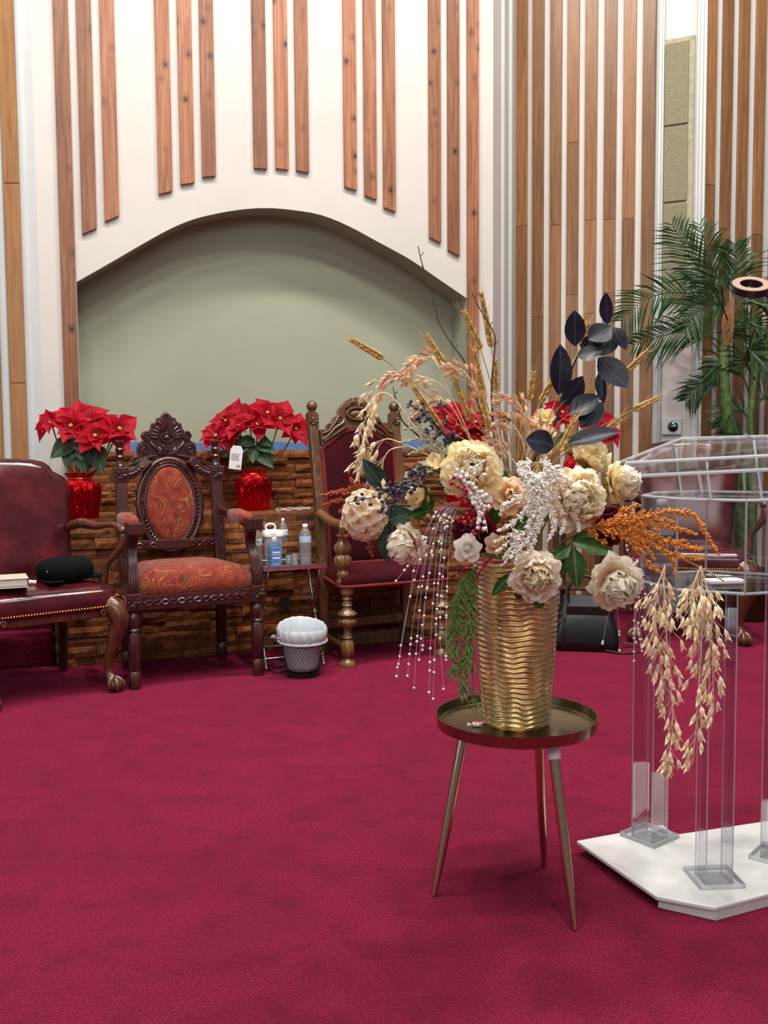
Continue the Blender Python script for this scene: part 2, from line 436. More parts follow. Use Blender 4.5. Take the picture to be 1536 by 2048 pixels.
for k in range(5):
    b = MB(); rr = random.Random(k)
    b.grid(lambda u, v: (u - .5, -.5 + (.10 * rr.random() if 0 < u < 1 and 0 < v < 1 else .16 + .12 * rr.random()), v - .5), 4, 2)
    n = len(b.v)
    b.add([(-.5, .5, -.5), (.5, .5, -.5), (.5, .5, .5), (-.5, .5, .5)], [(1, 0, 3, 2)])
    b.f += [(0, n, n + 1, 4, 3, 2, 1), (10, 11, 12, 13, 14, n + 2, n + 3), (4, n + 1, n + 2, 14, 9), (0, 5, 10, n + 3, n)]
    brick_me.append(b.mesh('brick', M_brick))
rr = random.Random(3)
def bricks(parent, u0, u1, d, z0, z1, lo, hi, ch, side=False):
    z = z0; nrow = 0
    nc = max(1, round((z1 - z0) / ch)); hs = [rr.uniform(.75, 1.25) for _ in range(nc)]; tot = sum(hs)
    for h in hs:
        h = h / tot * (z1 - z0); u = u0 - rr.uniform(0, .1)
        while u < u1:
            L = rr.uniform(lo, hi); a, b_ = max(u, u0), min(u + L, u1)
            if b_ - a > .03:
                th = rr.uniform(.020, .050)
                if side: M = Matrix.Translation(FC.pt(d - th / 2 + .012, (a + b_) / 2, z + h / 2)) @ Matrix.Rotation(FC.a - math.pi / 2, 4, 'Z')
                else: M = FC.mtx((a + b_) / 2, d - th / 2 + .012, z + h / 2)
                M = M @ Matrix.Diagonal((b_ - a - .003, th, h - .003, 1))
                link('brick', rr.choice(brick_me), parent, M)
            u += L
        z += h
bricks(ledge, 0, BEND, D_F + .012, 0, LEDGE - .045, .12, .36, .053)
bricks(ledge, D_F, .62, .012, 0, LEDGE - .045, .14, .34, .075, side=True)
bricks(upper, uL, uR, D_B, LEDGE, UPTOP, .10, .34, .045)
# flat cap bricks along the edge of the ledge
u = -.02
cap_me = MB().box((0, 0, 0), (1, 1, 1)).mesh('cap_brick', M_brick)
while u < BEND:
    L = min(rr.uniform(.16, .36), BEND - u)
    if L < .05: break
    dd = rr.uniform(0, .02); hh = .045 + .006 * rr.random()
    link('cap_brick', cap_me, ledge, FC.mtx(u + L / 2, .365 + dd, LEDGE - hh / 2) @ Matrix.Diagonal((L - .004, .60, hh, 1)))
    u += L
# wooden skirting strip along the foot of the ledge on its right part
b = MB(); us = FC.hit(680, 1290, -.03)[0]; fbox(b, us, BEND, D_F - .045, D_F - .02, .0, .075); b.build('skirting_strip', wood('skirting_wood', (60, 36, 20), (92, 58, 34), (118, 78, 46), .5), ledge, bevel=.006)
# masking tape on the niche wall above the bricks
tp = MB(); ut = FC.hit(252, 890, D_N)[0]
def tapef(u, v): return FC.pt(ut + (uR - .02 - ut) * u, D_N - .004, UPTOP - .01 + v * (.062 + .004 * math.sin(u * 23) + .003 * math.sin(u * 61)))
tp.grid(tapef, 60, 1); tp.build('tape_strip', M_tape, wall_c, solid=.0012)

# carpeted step in the shadow beside the ledge
st = MB(); fbox(st, -2.4, -.02, .40, .78, 0, .50); fbox(st, -2.4, -.02, .12, .40, 0, .16)
tag(st.build('floor_step', M_carpet, bevel=.02), kind='structure')
# ------------------------------------------------------------------ furniture materials
M_mahog = wood('dark_mahogany', (34, 14, 14), (62, 26, 24), (86, 38, 32), .32, coat=.4, grain=(40, 40, 5), rlo=1, rhi=1)
M_oak = wood('carved_oak', (54, 33, 18), (92, 60, 34), (126, 88, 52), .38, coat=.25, grain=(45, 45, 6), rlo=1, rhi=1)
M_oakgilt = wood('gilded_oak', (70, 44, 22), (114, 78, 42), (150, 110, 64), .35, coat=.3, grain=(45, 45, 6), rlo=1, rhi=1)
M_walnut = wood('walnut_carving', (52, 26, 18), (88, 46, 30), (122, 70, 46), .33, coat=.4, grain=(40, 40, 5), rlo=1, rhi=1)
M_brass = simple('brass_nails', (196, 150, 92), .3, 1)
def leather():
    t = NT('burgundy_leather', (70, 18, 24), .3, spec=.5)
    v = t.coord('Object'); big = t.noise(v, 5, 3, .6); fine = t.noise(v, 220, 3, .6)
    t.color(t.ramp(big, [(.3, (44, 12, 16)), (.55, (74, 20, 26)), (.8, (98, 32, 36))]))
    t.l(t.ramp(big, [(.3, (70, 70, 70)), (.8, (105, 105, 105))]), t.b.inputs['Roughness'])
    t.bump(fine, .18, .002); t.set('Coat Weight', .25); t.set('Coat Roughness', .25); return t.m
M_leather = leather()
def paisley():
    t = NT('paisley_tapestry', (128, 46, 32), .85, spec=.2)
    v = t.coord('Object')
    # warp the coordinates so rings turn into hooked teardrops
    nz = t.n('ShaderNodeTexNoise'); nz.inputs['Scale'].default_value = 7; nz.inputs['Detail'].default_value = 1; t.l(v, nz.inputs['Vector'])
    ad = t.n('ShaderNodeVectorMath', operation='MULTIPLY_ADD'); ad.inputs[1].default_value = (.16, .16, .16); t.l(nz.outputs['Color'], ad.inputs[0]); t.l(v, ad.inputs[2])
    vo = t.n('ShaderNodeTexVoronoi'); vo.inputs['Scale'].default_value = 8.0; t.l(ad.outputs[0], vo.inputs['Vector'])
    rng = t.n('ShaderNodeMath', operation='MULTIPLY'); rng.inputs[1].default_value = 46; t.l(vo.outputs['Distance'], rng.inputs[0])
    sn = t.n('ShaderNodeMath', operation='SINE'); t.l(rng.outputs[0], sn.inputs[0])
    lines = t.ramp(sn.outputs[0], [(.72, (0, 0, 0)), (.9, (255, 255, 255))])
    fine = t.noise(v, 70, 3, .6, 1.5)
    gate = t.ramp(t.noise(v, 16, 2), [(.46, (0, 0, 0)), (.56, (220, 220, 220))])
    c = t.ramp(t.noise(v, 30, 4), [(.3, (96, 30, 22)), (.6, (134, 50, 34)), (.85, (150, 66, 40))])
    core = t.ramp(vo.outputs['Distance'], [(.1, (255, 255, 255)), (.2, (0, 0, 0))])
    c = t.mix(core, c, (84, 70, 34))
    mu = t.mix(1.0, lines, gate, 'MULTIPLY'); c = t.mix(mu, c, (150, 116, 58))
    c = t.mix(t.ramp(fine, [(.6, (0, 0, 0)), (.68, (170, 170, 170))]), c, (58, 26, 24))
    t.color(c); t.bump(t.noise(v, 260, 2), .3, .002); t.set('Sheen Weight', .2); return t.m
M_paisley = paisley()
def velvet(name, c, e):
    t = NT(name, c, .9, spec=.1); v = t.coord('Object')
    t.color(t.ramp(t.noise(v, 6, 3), [(.3, tuple(int(q * .75) for q in c)), (.7, c)]))
    t.set('Sheen Weight', .9); t.set('Sheen Roughness', .35); t.set('Sheen Tint', lin(e)); t.bump(t.noise(v, 300, 2), .2, .002); return t.m
M_velvet = velvet('wine_velvet', (60, 12, 20), (130, 36, 46))
M_velvet_trim = velvet('rose_velvet_trim', (122, 44, 46), (180, 84, 84))
RX = Matrix.Rotation(R(90), 4, 'X')   # x,y outline -> x,z ; height -> towards the front

def rrect(w, d, r, n=5, c=(0, 0), w2=None):
    """rounded rectangle, width w at the front (-y), w2 at the back"""
    w2 = w if w2 is None else w2; out = []
    for (cx, cy, a0, ww) in ((1, -1, -90, w), (1, 1, 0, w2), (-1, 1, 90, w2), (-1, -1, 180, w)):
        for i in range(n + 1):
            a = R(a0 + 90 * i / n); out.append((c[0] + cx * (ww / 2 - r) + r * math.cos(a), c[1] + cy * (d / 2 - r) + r * math.sin(a)))
    return out
def subdiv_outline(p, n):
    out = []
    for i in range(len(p)):
        a, b = p[i], p[(i + 1) % len(p)]
        for k in range(n): out.append((a[0] + (b[0] - a[0]) * k / n, a[1] + (b[1] - a[1]) * k / n))
    return out

# ------------------------------------------------------------------ burgundy leather armchair
def leather_chair():
    t = thing('leather_armchair')
    out = rrect(.68, .58, .09, 6, (0, 0), .58)
    b = MB(); b.pillow(out, [(.95, .405), (.985, .41), (1.0, .435), (1.0, .465), (.985, .492), (.93, .512), (.8, .53), (.55, .545), (.25, .55)])
    b.build('seat', M_leather, t, 60)
    half = [(.265, .47), (.285, .62), (.30, .80), (.312, .93), (.315, .99), (.30, 1.035), (.268, 1.055), (.238, 1.07), (.222, 1.10), (.19, 1.125), (.13, 1.138), (.06, 1.144)]
    o = half + [(-x, z) for x, z in reversed(half)]
    b = MB(); b.M = Matrix.Translation((0, .22, .47)) @ Matrix.Rotation(R(-13), 4, 'X') @ Matrix.Translation((0, 0, -.47)) @ RX
    b.pillow(o, [(.96, -.045), (1.0, -.03), (1.0, .025), (.985, .045), (.95, .058), (.86, .068), (.6, .078), (.3, .082)], (0, .8))
    b.build('backrest', M_leather, t, 60)
    b = MB(); b.box((0, -.262, .395), (.56, .03, .045)); b.box((0, .25, .395), (.5, .03, .05))
    for s in (-1, 1): b.box((s * .285, 0, .395), (.03, .5, .045))
    b.build('seat_rail', M_walnut, t, bevel=.006)
    nb_ = MB(); pts = [(x / 38 * .50 - .25, -.291, .424) for x in range(39)]
    for s in (-1, 1):
        pts += [(s * (.255 + .012 * k), -.296 + .002 * k, .43 + .0115 * k) for k in range(5)]
        pts += [(s * (.305 + .010 * k), -.288 + .012 * k, .474 - .004 * k) for k in range(4)]
        pts += [(s * .338, -.22 + .014 * k, .424) for k in range(30)]
    for p in pts: nb_.sphere(p, .0062, 6, 4)
    nb_.build('nailheads', M_brass, t, 60)['kind'] = 'stuff'
    for s in (-1, 1):
        path = bez([(s * .275, .21, .775), (s * .30, .11, .80), (s * .335, .0, .79), (s * .372, -.10, .80), (s * .40, -.155, .775), (s * .405, -.165, .715), (s * .375, -.13, .655), (s * .345, -.09, .60), (s * .335, -.07, .53), (s * .325, -.06, .43)], 5)
        rd = [.021 + .006 * math.sin(i * .33) for i in range(len(path))]
        b = MB(); b.tube(path, rd, 10); b.sphere((s * .401, -.165, .775), .03, 10, 8, (1, 1, .8)); b.build('arm', M_walnut, t, 60)
        # cabriole front leg with carved knee and ball and claw foot
        path = bez([(s * .272, -.24, .44), (s * .305, -.275, .40), (s * .318, -.288, .34), (s * .30, -.272, .26), (s * .278, -.252, .17), (s * .272, -.25, .10), (s * .285, -.264, .055)], 5)
        n = len(path); rd = []
        for i in range(n):
            q = i / (n - 1); rd.append(.052 - .004 * q if q < .25 else .051 - .034 * min(1, (q - .25) / .55) if q < .85 else .018 + .012 * (q - .85) / .15)
        b = MB(); b.tube(path, rd, 12); leg = b.build('leg', M_walnut, t, 60)
        b = MB()
        for k in range(5):
            a = (k - 2) * .30
            tip = V((s * (.285 + .03 * k * .5) + s * .02, -.318 + .008 * abs(k - 2) + .012 * k, .435 + .018 * (2 - abs(k - 2))))
            b.tube(bez([tip, tip + V((s * .008, -.008, -.035)), V((s * .312, -.305, .33)), V((s * .298, -.29, .26))], 4), [.007, .008, .0085, .009, .009, .009, .008, .008, .007, .006, .005, .004, .003], 6)
        b.tube([V((s * .235, -.295, .395 )) + V((math.cos(q) * .018 * (1 - q / 9) * s, 0, math.sin(q) * .018 * (1 - q / 9))) for q in [i * .5 for i in range(16)]], .006, 6)
        b.build('knee_carving', M_walnut, leg, 60)['kind'] = 'stuff'
        b = MB(); b.sphere((s * .295, -.275, .034), .036, 12, 8, (1, 1, .92))
        for k in range(4):
            a = R(-90 + s * 20 + (k - 1.5) * 62); dx, dy = math.cos(a), math.sin(a)
            b.tube(bez([(s * .287, -.266, .075), (s * .292 + dx * .026, -.27 + dy * .026, .062), (s * .295 + dx * .039, -.275 + dy * .039, .036), (s * .295 + dx * .037, -.275 + dy * .037, .006)], 4), [.012] * 8 + [.010, .009, .007, .005, .004], 7)
        b.build('claw_foot', M_walnut, leg, 60)
        b = MB(); b.tube([(s * .24, .235, .42), (s * .245, .255, .25), (s * .255, .29, .1), (s * .262, .325, .0)], [.030, .026, .023, .026], 4, up=(1, 0, 0)); b.build('leg', M_mahog, t)
    return t
lc = leather_chair()
th1 = R(39); c1 = V((-1.31, 4.67, 0)) - Matrix.Rotation(th1, 3, 'Z') @ V((.295, -.275, 0))
lc.location = c1; lc.rotation_euler.z = th1
tag(lc, 'burgundy leather armchair holding a black cap and a book', 'chair', 'burgundy leather armchairs')
for (px, py, Y, rz, lab) in ((1372, 1200, 5.98, -14, 'burgundy leather armchair behind the lectern, next to the black handbag'),
                             (1722, 1200, 5.85, -24, 'burgundy leather armchair at the picture edge beyond the lectern')):
    c = copy_tree(lc); p = at(px, py, Y); c.location = (p.x, p.y, 0); c.rotation_euler.z = R(rz); c.scale = (1.06, 1.06, 1.06)
    c['label'] = lab

# ------------------------------------------------------------------ carved throne with oval back
def rosette(b, c, r, n=8, ax='y'):
    """small flower carved on the face towards -y"""
    for k in range(n):
        a = 2 * math.pi * k / n; dx, dz = math.cos(a), math.sin(a)
        b.tube([(c[0] + dx * r * .2, c[1], c[2] + dz * r * .2), (c[0] + dx * r * .6, c[1] - .003, c[2] + dz * r * .6), (c[0] + dx * r, c[1], c[2] + dz * r)], [.003, .006, .002], 5)
    b.sphere((c[0], c[1] - .002, c[2]), r * .22, 6, 4)
def chain(b, p0, p1, n, r, amp=.009):
    """interlaced guilloche band on a rail"""
    p0, p1 = V(p0), V(p1)
    for ph in (0, math.pi):
        pts = []
        for i in range(n * 8 + 1):
            q = i / (n * 8); pts.append(p0.lerp(p1, q) + V((0, -.002 * math.cos(q * n * math.pi * 2 + ph), amp * math.sin(q * n * math.pi + ph))))
        b.tube(pts, r, 5)
t2 = thing('oval_back_throne', (-.944, 4.855, 0), R(25), 'dark carved wooden armchair with an oval paisley back and paisley seat', 'chair')
# frame origin is the midpoint of the front legs; back legs 0.5 behind
for s in (-1, 1):
    fx = s * .315
    prof = [(.024, 0), (.028, .004), (.03, .03), (.031, .085), (.027, .09), (.030, .095), (.033, .20), (.033, .275), (.028, .285), (.036, .292), (.030, .302), (.033, .318), (.038, .345), (.033, .372), (.027, .380), (.033, .386), (.033, .392)]
    b = MB(); b.lathe(prof, 18, (fx, 0, 0)); leg = b.build('leg', M_mahog, t2, 40)
    b = MB(); b.box((fx, 0, .432), (.078, .078, .085)); bl = b.build('corner_block', M_mahog, t2, bevel=.005)
    b = MB(); rosette(b, (fx, -.040, .432), .034); b.build('rosette', M_mahog, bl, 50)['kind'] = 'stuff'
    # arm: fluted S support, wooden rail and padded top
    path = bez([(fx, .004, .47), (fx, .0, .52), (fx - s * .004, .02, .60), (fx - s * .012, .06, .68), (fx - s * .014, .05, .74), (fx - s * .014, .04, .765)], 5)
    rd = [.038 - .008 * math.sin(math.pi * i / (len(path) - 1)) for i in range(len(path))]
    b = MB(); b.tube(path, rd, 4, up=(1, 1, 0)); sup = b.build('arm_support', M_mahog, t2, bevel=.006)
    b = MB()
    for dx in (-.018, -.006, .006, .018): b.tube([p + V((dx, -r * .74, 0)) for p, r in zip(path, rd)], .0045, 6)
    b.build('flute', M_mahog, sup, 60)['kind'] = 'stuff'
    hx = fx - s * .014
    b = MB(); b.tube([(hx, -.02, .79), (hx, .10, .79), (hx, .24, .805), (fx - s * .05, .48, .83)], [.034, .033, .03, .03], 4, up=(1, 0, 1)); b.box((hx, .0, .79), (.078, .10, .062))
    arm = b.build('arm', M_mahog, t2, bevel=.006)
    b = MB(); b.M = Matrix.Translation((hx - s * .008, .21, .815)) @ Matrix.Rotation(R(3), 4, 'X')
    b.pillow(rrect(.074, .25, .03, 4), [(1, -.02), (1.03, 0), (1, .018), (.8, .03), (.4, .036)]); b.build('arm_pad', M_paisley, arm, 60)
    # back leg and post
    bx = s * .262
    b = MB(); b.lathe([(.024, 0), (.028, .01), (.030, .085), (.026, .09), (.030, .10), (.032, .39)], 14, (bx, .5, 0)); b.build('leg', M_mahog, t2, 40)
    b = MB(); b.tube([(bx, .5, .39), (bx, .505, .55), (bx, .53, .80), (bx, .555, 1.0)], [.042] * 4, 4, up=(1, 1, 0)); post = b.build('back_post', M_mahog, t2, bevel=.005)
    b = MB()
    for ph in (0, math.pi):
        b.tube([(bx + .008 * math.sin(q * 26 + ph), .472 + .055 * (q - .0) * 1.0, .60 + .36 * q) for q in [i / 40 for i in range(41)]], .0035, 5)
    b.build('vine_carving', M_mahog, post, 50)['kind'] = 'stuff'
    b = MB(); b.box((bx, .558, 1.035), (.078, .07, .085)); bl = b.build('corner_block', M_mahog, t2, bevel=.005)
    b = MB(); rosette(b, (bx, .522, 1.035), .032); b.build('rosette', M_mahog, bl, 50)['kind'] = 'stuff'
    b = MB(); b.lathe([(.02, 0), (.026, .006), (.022, .014), (.018, .02), (.021, .05), (.024, .056), (.018, .064), (.021, .085), (.026, .095), (.019, .104), (.022, .12), (.028, .13), (.028, .14), (.018, .146)], 14, (bx, .562, 1.077)); b.build('finial', M_mahog, t2, 40)
    # curved top rail from the post to the oval
    pts = bez([(bx - s * .03, .556, 1.035), (s * .19, .556, 1.045), (s * .15, .552, 1.075), (s * .115, .55, 1.115)], 5)
    b = MB(); b.tube(pts, .036, 4, up=(0, 1, 1)); tr = b.build('top_rail', M_mahog, t2, bevel=.004)
    b = MB()
    for k in range(5):
        p = pts[2 + 2 * k]; b.sphere((p.x, p.y - .027, p.z), .013, 8, 5, (1.3, .5, .7))
    b.build('rail_carving', M_mahog, tr, 50)['kind'] = 'stuff'
for (z, y0, y1, w_, yy) in ((.43, 0, 0, .56, -.012),):
    b = MB(); b.box((0, 0, .425), (.57, .045, .075)); rl = b.build('seat_rail', M_mahog, t2, bevel=.005)
    b = MB(); chain(b, (-.265, -.026, .425), (.265, -.026, .425), 13, .0038, .012); b.build('chain_carving', M_mahog, rl, 50)['kind'] = 'stuff'
for s in (-1, 1):
    b = MB(); b.tube([(s * .31, .03, .425), (s * .265, .48, .425)], .042, 4, up=(0, 0, 1)); b.build('seat_rail', M_mahog, t2, bevel=.004)
b = MB(); b.box((0, .49, .425), (.48, .04, .07)); b.build('seat_rail', M_mahog, t2, bevel=.004)
b = MB(); out = rrect(.60, .52, .06, 5, (0, .235), .50); out = [(p[0], p[1]) for p in out]
b.pillow(out, [(.97, .455), (1.0, .47), (1.0, .50), (.985, .53), (.94, .555), (.8, .578), (.5, .592), (.2, .596)]); b.build('seat', M_paisley, t2, 60)
# back panel: oval ring, rope moulding, beads, upholstered oval, lower rail
def oval(rx, rz, n=56): return [(rx * math.cos(2 * math.pi * i / n), rz * math.sin(2 * math.pi * i / n)) for i in range(n)]
def tilt(z, yb=.53): return yb + (z - .80) * .11
OZ, ORX, ORZ = .868, .182, .262
b = MB(); b.M = Matrix.Translation((0, tilt(OZ) + .01, OZ)) @ Matrix.Rotation(R(-6), 4, 'X')
pts = [(x, 0, z) for x, z in oval(ORX - .012, ORZ - .012)]; b.tube(pts, .017, 8, closed=True); pts = [(x, -.004, z) for x, z in oval(ORX - .045, ORZ - .045)]; b.tube(pts, .011, 8, closed=True)
Mo = b.M; ring = b.build('oval_frame', M_mahog, t2, 60)
b = MB(); b.M = Mo
for i in range(64):
    a = 2 * math.pi * i / 64; x, z = (ORX - .029) * math.cos(a), (ORZ - .029) * math.sin(a); d = V((-math.sin(a) * ORX, 0, math.cos(a) * ORZ)).normalized(); n_ = V((math.cos(a), 0, math.sin(a)))
    b.tube([V((x, -.008, z)) - (d * .5 + n_) * .012, V((x, -.016, z)), V((x, -.008, z)) + (d * .5 + n_) * .012], [.003, .006, .003], 5)
b.build('rope_moulding', M_mahog, ring, 50)['kind'] = 'stuff'
b = MB(); b.M = Mo @ RX; b.pillow(oval(ORX - .05, ORZ - .05), [(1, -.015), (1.01, 0), (.97, .012), (.85, .02), (.5, .026)]); b.build('oval_panel', M_paisley, t2, 60)
b = MB(); b.tube([(-.25, .526, .655), (.25, .526, .655)], .036, 4, up=(0, 1, 1)); br = b.build('lower_rail', M_mahog, t2, bevel=.004)
b = MB()
for s in (-1, 1): chain(b, (s * .09, .498, .655), (s * .235, .498, .655), 4, .0038, .012)
b.build('chain_carving', M_mahog, br, 50)['kind'] = 'stuff'
# carved crest: pierced leaf outline with shell, scrolls and leaves
half = [(.235, 1.075), (.20, 1.105), (.185, 1.135), (.165, 1.14), (.163, 1.185), (.155, 1.205), (.128, 1.222), (.142, 1.245), (.128, 1.268), (.10, 1.272), (.088, 1.285), (.082, 1.315), (.058, 1.322), (.050, 1.345), (.030, 1.35), (.018, 1.368)]
crest_o = half + [(-x, z) for x, z in reversed(half)] + [(-.12, 1.095), (-.06, 1.125), (0, 1.133), (.06, 1.125), (.12, 1.095)]
b = MB(); b.M = Matrix.Translation((0, .575, 0)) @ Matrix.Rotation(R(-2), 4, 'X') @ RX; b.prism([(x, z - 0) for x, z in crest_o], -.005, .028); Mc = b.M
crest = b.build('crest', M_mahog, t2, bevel=.005)
b = MB(); b.M = Mc
def scroll(cx, cy, r, turns, s, a0=0, th=.006, h=.032):
    pts = []
    for i in range(int(turns * 14) + 1):
        a = a0 + s * i / 14 * 2 * math.pi; q = r * (1 - .85 * i / (turns * 14)); pts.append((cx + q * math.cos(a), cy + q * math.sin(a), h))
    b.tube(pts, [th * (1 - .4 * i / len(pts)) for i in range(len(pts))], 6)
for s in (-1, 1):
    scroll(s * .125, 1.17, .030, 1.6, s, 0 if s > 0 else math.pi); scroll(s * .108, 1.243, .026, 1.5, -s, math.pi / 2); scroll(s * .058, 1.30, .020, 1.4, s, math.pi / 2)
    scroll(s * .175, 1.112, .018, 1.2, s)
    for k in range(6):
        a = R(90 - s * (14 + 15 * k)); b.tube([(math.cos(a) * .034, 1.235 + math.sin(a) * .034, .03), (math.cos(a) * .062, 1.235 + math.sin(a) * .062, .036), (math.cos(a) * .088, 1.235 + math.sin(a) * .088, .03)], [.003, .008, .003], 6)
    b.tube([(s * .01, 1.14, .03), (s * .05, 1.165, .036), (s * .085, 1.20, .034), (s * .09, 1.215, .03)], [.005, .009, .007, .003], 6)
    b.tube([(s * .045, 1.14, .03), (s * .10, 1.13, .036), (s * .15, 1.115, .034), (s * .21, 1.088, .03)], [.004, .009, .007, .003], 6)
for k in range(7):
    a = R(90 + (k - 3) * 24); b.tube([(math.cos(a) * .018, 1.135 + math.sin(a) * .01, .03), (math.cos(a) * .05, 1.14 + math.sin(a) * .04, .037), (math.cos(a) * .062, 1.14 + math.sin(a) * .062, .03)], [.003, .008, .003], 6)
b.tube([(.034 * math.cos(q), 1.235 + .024 * math.sin(q), .034) for q in [i / 20 * 2 * math.pi for i in range(20)]], .006, 6, closed=True)
b.sphere((0, 1.235, .032), .016, 10, 6, (1.2, 1, .6))
for k in range(7):
    a = R(90 + (k - 3) * 17); b.tube([(math.cos(a) * .02, 1.275 + math.sin(a) * .01, .03), (math.cos(a) * .04, 1.285 + math.sin(a) * .035, .038), (math.cos(a) * .055, 1.28 + math.sin(a) * .075, .03)], [.003, .008, .003], 6)
b.sphere((0, 1.362, .02), .016, 10, 6); b.sphere((.02, 1.352, .02), .01, 8, 5); b.sphere((-.02, 1.352, .02), .01, 8, 5)
b.build('crest_carving', M_mahog, crest, 50)['kind'] = 'stuff'

# ------------------------------------------------------------------ oak throne with red velvet
t3 = thing('velvet_throne', (.06, 5.30, 0), R(26), 'tall carved oak armchair with wine red velvet back and seat', 'chair')
def flute(n, amp, z0, z1):
    return lambda a, z: 1 + (amp * math.cos(n * a) if z0 < z < z1 else 0)
DEP = .40
for s in (-1, 1):
    fx = s * .29
    prof = [(.044, 0), (.046, .012), (.038, .03), (.022, .042), (.02, .05), (.026, .055), (.033, .064), (.035, .09), (.035, .13), (.026, .142), (.022, .15), (.03, .158), (.022, .168), (.020, .20), (.028, .21), (.034, .218), (.046, .235), (.047, .248), (.036, .262), (.032, .266), (.046, .275), (.05, .285), (.04, .30), (.028, .31), (.024, .325), (.032, .333), (.024, .343), (.022, .36), (.03, .368), (.022, .378), (.03, .39), (.036, .396), (.036, .43)]
    b = MB(); b.lathe(prof, 32, (fx, 0, 0), fn=flute(10, .07, .215, .30)); b.build('leg', M_oakgilt, t3, 40)
    # arm post and arm with a carved leaf hand rest
    prof = [(.03, .44), (.036, .46), (.028, .475), (.034, .50), (.03, .51), (.022, .52), (.030, .535), (.044, .55), (.046, .585), (.034, .60), (.03, .605), (.042, .62), (.046, .645), (.036, .665), (.026, .675), (.022, .69), (.034, .705), (.028, .715)]
    b = MB(); b.lathe(prof, 32, (s * .305, .02, 0), fn=flute(10, .08, .53, .665)); ap = b.build('arm_post', M_oakgilt, t3, 40)
    path = bez([(s * .305, -.045, .735), (s * .305, .0, .765), (s * .30, .12, .765), (s * .285, .26, .775), (s * .265, .43, .80)], 5)
    b = MB(); b.tube(path, [.036] * 6 + [.03] * (len(path) - 6), 8, up=(0, 0, 1), flat=.8); ar = b.build('arm', M_oakgilt, t3, 60)
    b = MB()
    for k in range(6):
        a = R(-150 + 24 * k); b.tube([(s * .305 + .03 * math.cos(a), .0 + .03 * math.sin(a), .785), (s * .305 + .042 * math.cos(a), -.02 + .045 * math.sin(a), .755), (s * .305 + .036 * math.cos(a), -.015 + .04 * math.sin(a), .705)], [.006, .011, .005], 6)
    b.build('leaf_carving', M_oakgilt, ar, 50)['kind'] = 'stuff'
    bx = s * .265
    b = MB(); b.tube([(bx, DEP, 0), (bx, DEP, .45), (bx, DEP + .05, .9), (bx, DEP + .13, 1.30)], [.038] * 4, 4, up=(1, 1, 0)); post = b.build('back_post', M_oak, t3, bevel=.005)
    b = MB(); b.box((bx, DEP + .134, 1.325), (.062, .06, .09)); bl = b.build('corner_block', M_oak, t3, bevel=.004)
    b = MB(); rosette(b, (bx, DEP + .102, 1.325), .028, 6); b.build('rosette', M_oak, bl, 50)['kind'] = 'stuff'
    b = MB(); b.lathe([(.03, 0), (.032, .006), (.018, .014), (.022, .02), (.03, .032), (.032, .045), (.026, .062), (.012, .072), (.004, .074)], 16, (bx, DEP + .136, 1.37)); b.build('finial', M_oak, t3, 60)
ty = lambda z: DEP + .0 + max(0, z - .45) * .145
# velvet back panel with arched top and rose border
zt_, zb_ = 1.29, .50
half = [(.232, zb_), (.232, 1.0), (.232, 1.17), (.215, 1.195), (.19, 1.205), (.15, 1.235), (.10, 1.27), (.05, 1.285)]
o = half + [(0, 1.288)] + [(-x, z) for x, z in reversed(half)]
Mb = Matrix.Translation((0, DEP - .02, .5)) @ Matrix.Rotation(R(-8.6), 4, 'X') @ Matrix.Translation((0, 0, -.5)) @ RX
b = MB(); b.M = Mb; b.pillow(subdiv_outline(o, 3), [(1.0, -.03), (1.0, .0), (.97, .012), (.8, .016), (.4, .02)], (0, .9)); bp = b.build('back_panel', M_velvet, t3, 60)
b = MB(); b.M = Mb; b.tube([(p[0] * .985, .9 + (p[1] - .9) * .985, .008) for p in subdiv_outline(o, 3)], .0125, 8, closed=True); b.build('border', M_velvet_trim, bp, 60)
# crest
half = [(.236, 1.262), (.236, 1.285), (.20, 1.29), (.185, 1.315), (.16, 1.33), (.145, 1.355), (.118, 1.375), (.105, 1.41), (.08, 1.435), (.06, 1.455), (.03, 1.472)]
o = half + [(0, 1.478)] + [(-x, z) for x, z in reversed(half)] + [(-.232, 1.19), (-.20, 1.205), (-.15, 1.235), (-.10, 1.27), (-.05, 1.285), (0, 1.288), (.05, 1.285), (.10, 1.27), (.15, 1.235), (.20, 1.205), (.232, 1.19)]
b = MB(); b.M = Mb; b.prism(o, -.02, .02); crest = b.build('crest', M_oak, t3, bevel=.004)
b = MB(); b.M = Mb
for s in (-1, 1):
    b.tube(bez([(s * .228, 1.225, .024), (s * .19, 1.25, .03), (s * .15, 1.29, .03), (s * .10, 1.32, .03), (s * .085, 1.345, .026)], 4), .008, 6)
    b.tube(bez([(s * .225, 1.26, .024), (s * .19, 1.275, .03), (s * .15, 1.32, .03), (s * .12, 1.36, .026)], 4), .007, 6)
    scroll(s * .115, 1.345, .026, 1.5, -s, 0 if s > 0 else math.pi, .007, .026); scroll(s * .18, 1.305, .018, 1.3, s, 0, .006, .024)
    b.tube(bez([(s * .06, 1.30, .024), (s * .10, 1.285, .03), (s * .15, 1.255, .03), (s * .22, 1.215, .024)], 4), .006, 6)
b.tube([(.066 * math.cos(q), 1.375 + .036 * math.sin(q), .03) for q in [i / 24 * 2 * math.pi for i in range(24)]], .009, 6, closed=True)
b.sphere((0, 1.375, .02), .04, 12, 6, (1.2, .6, .35))
for k in range(9):
    a = R(90 + (k - 4) * 19); b.tube([(math.cos(a) * .05, 1.40 + math.sin(a) * .012, .024), (math.cos(a) * .066, 1.405 + math.sin(a) * .04, .034), (math.cos(a) * .07, 1.40 + math.sin(a) * .07, .024)], [.005, .011, .005], 6)
b.build('crest_carving', M_oak, crest, 50)['kind'] = 'stuff'
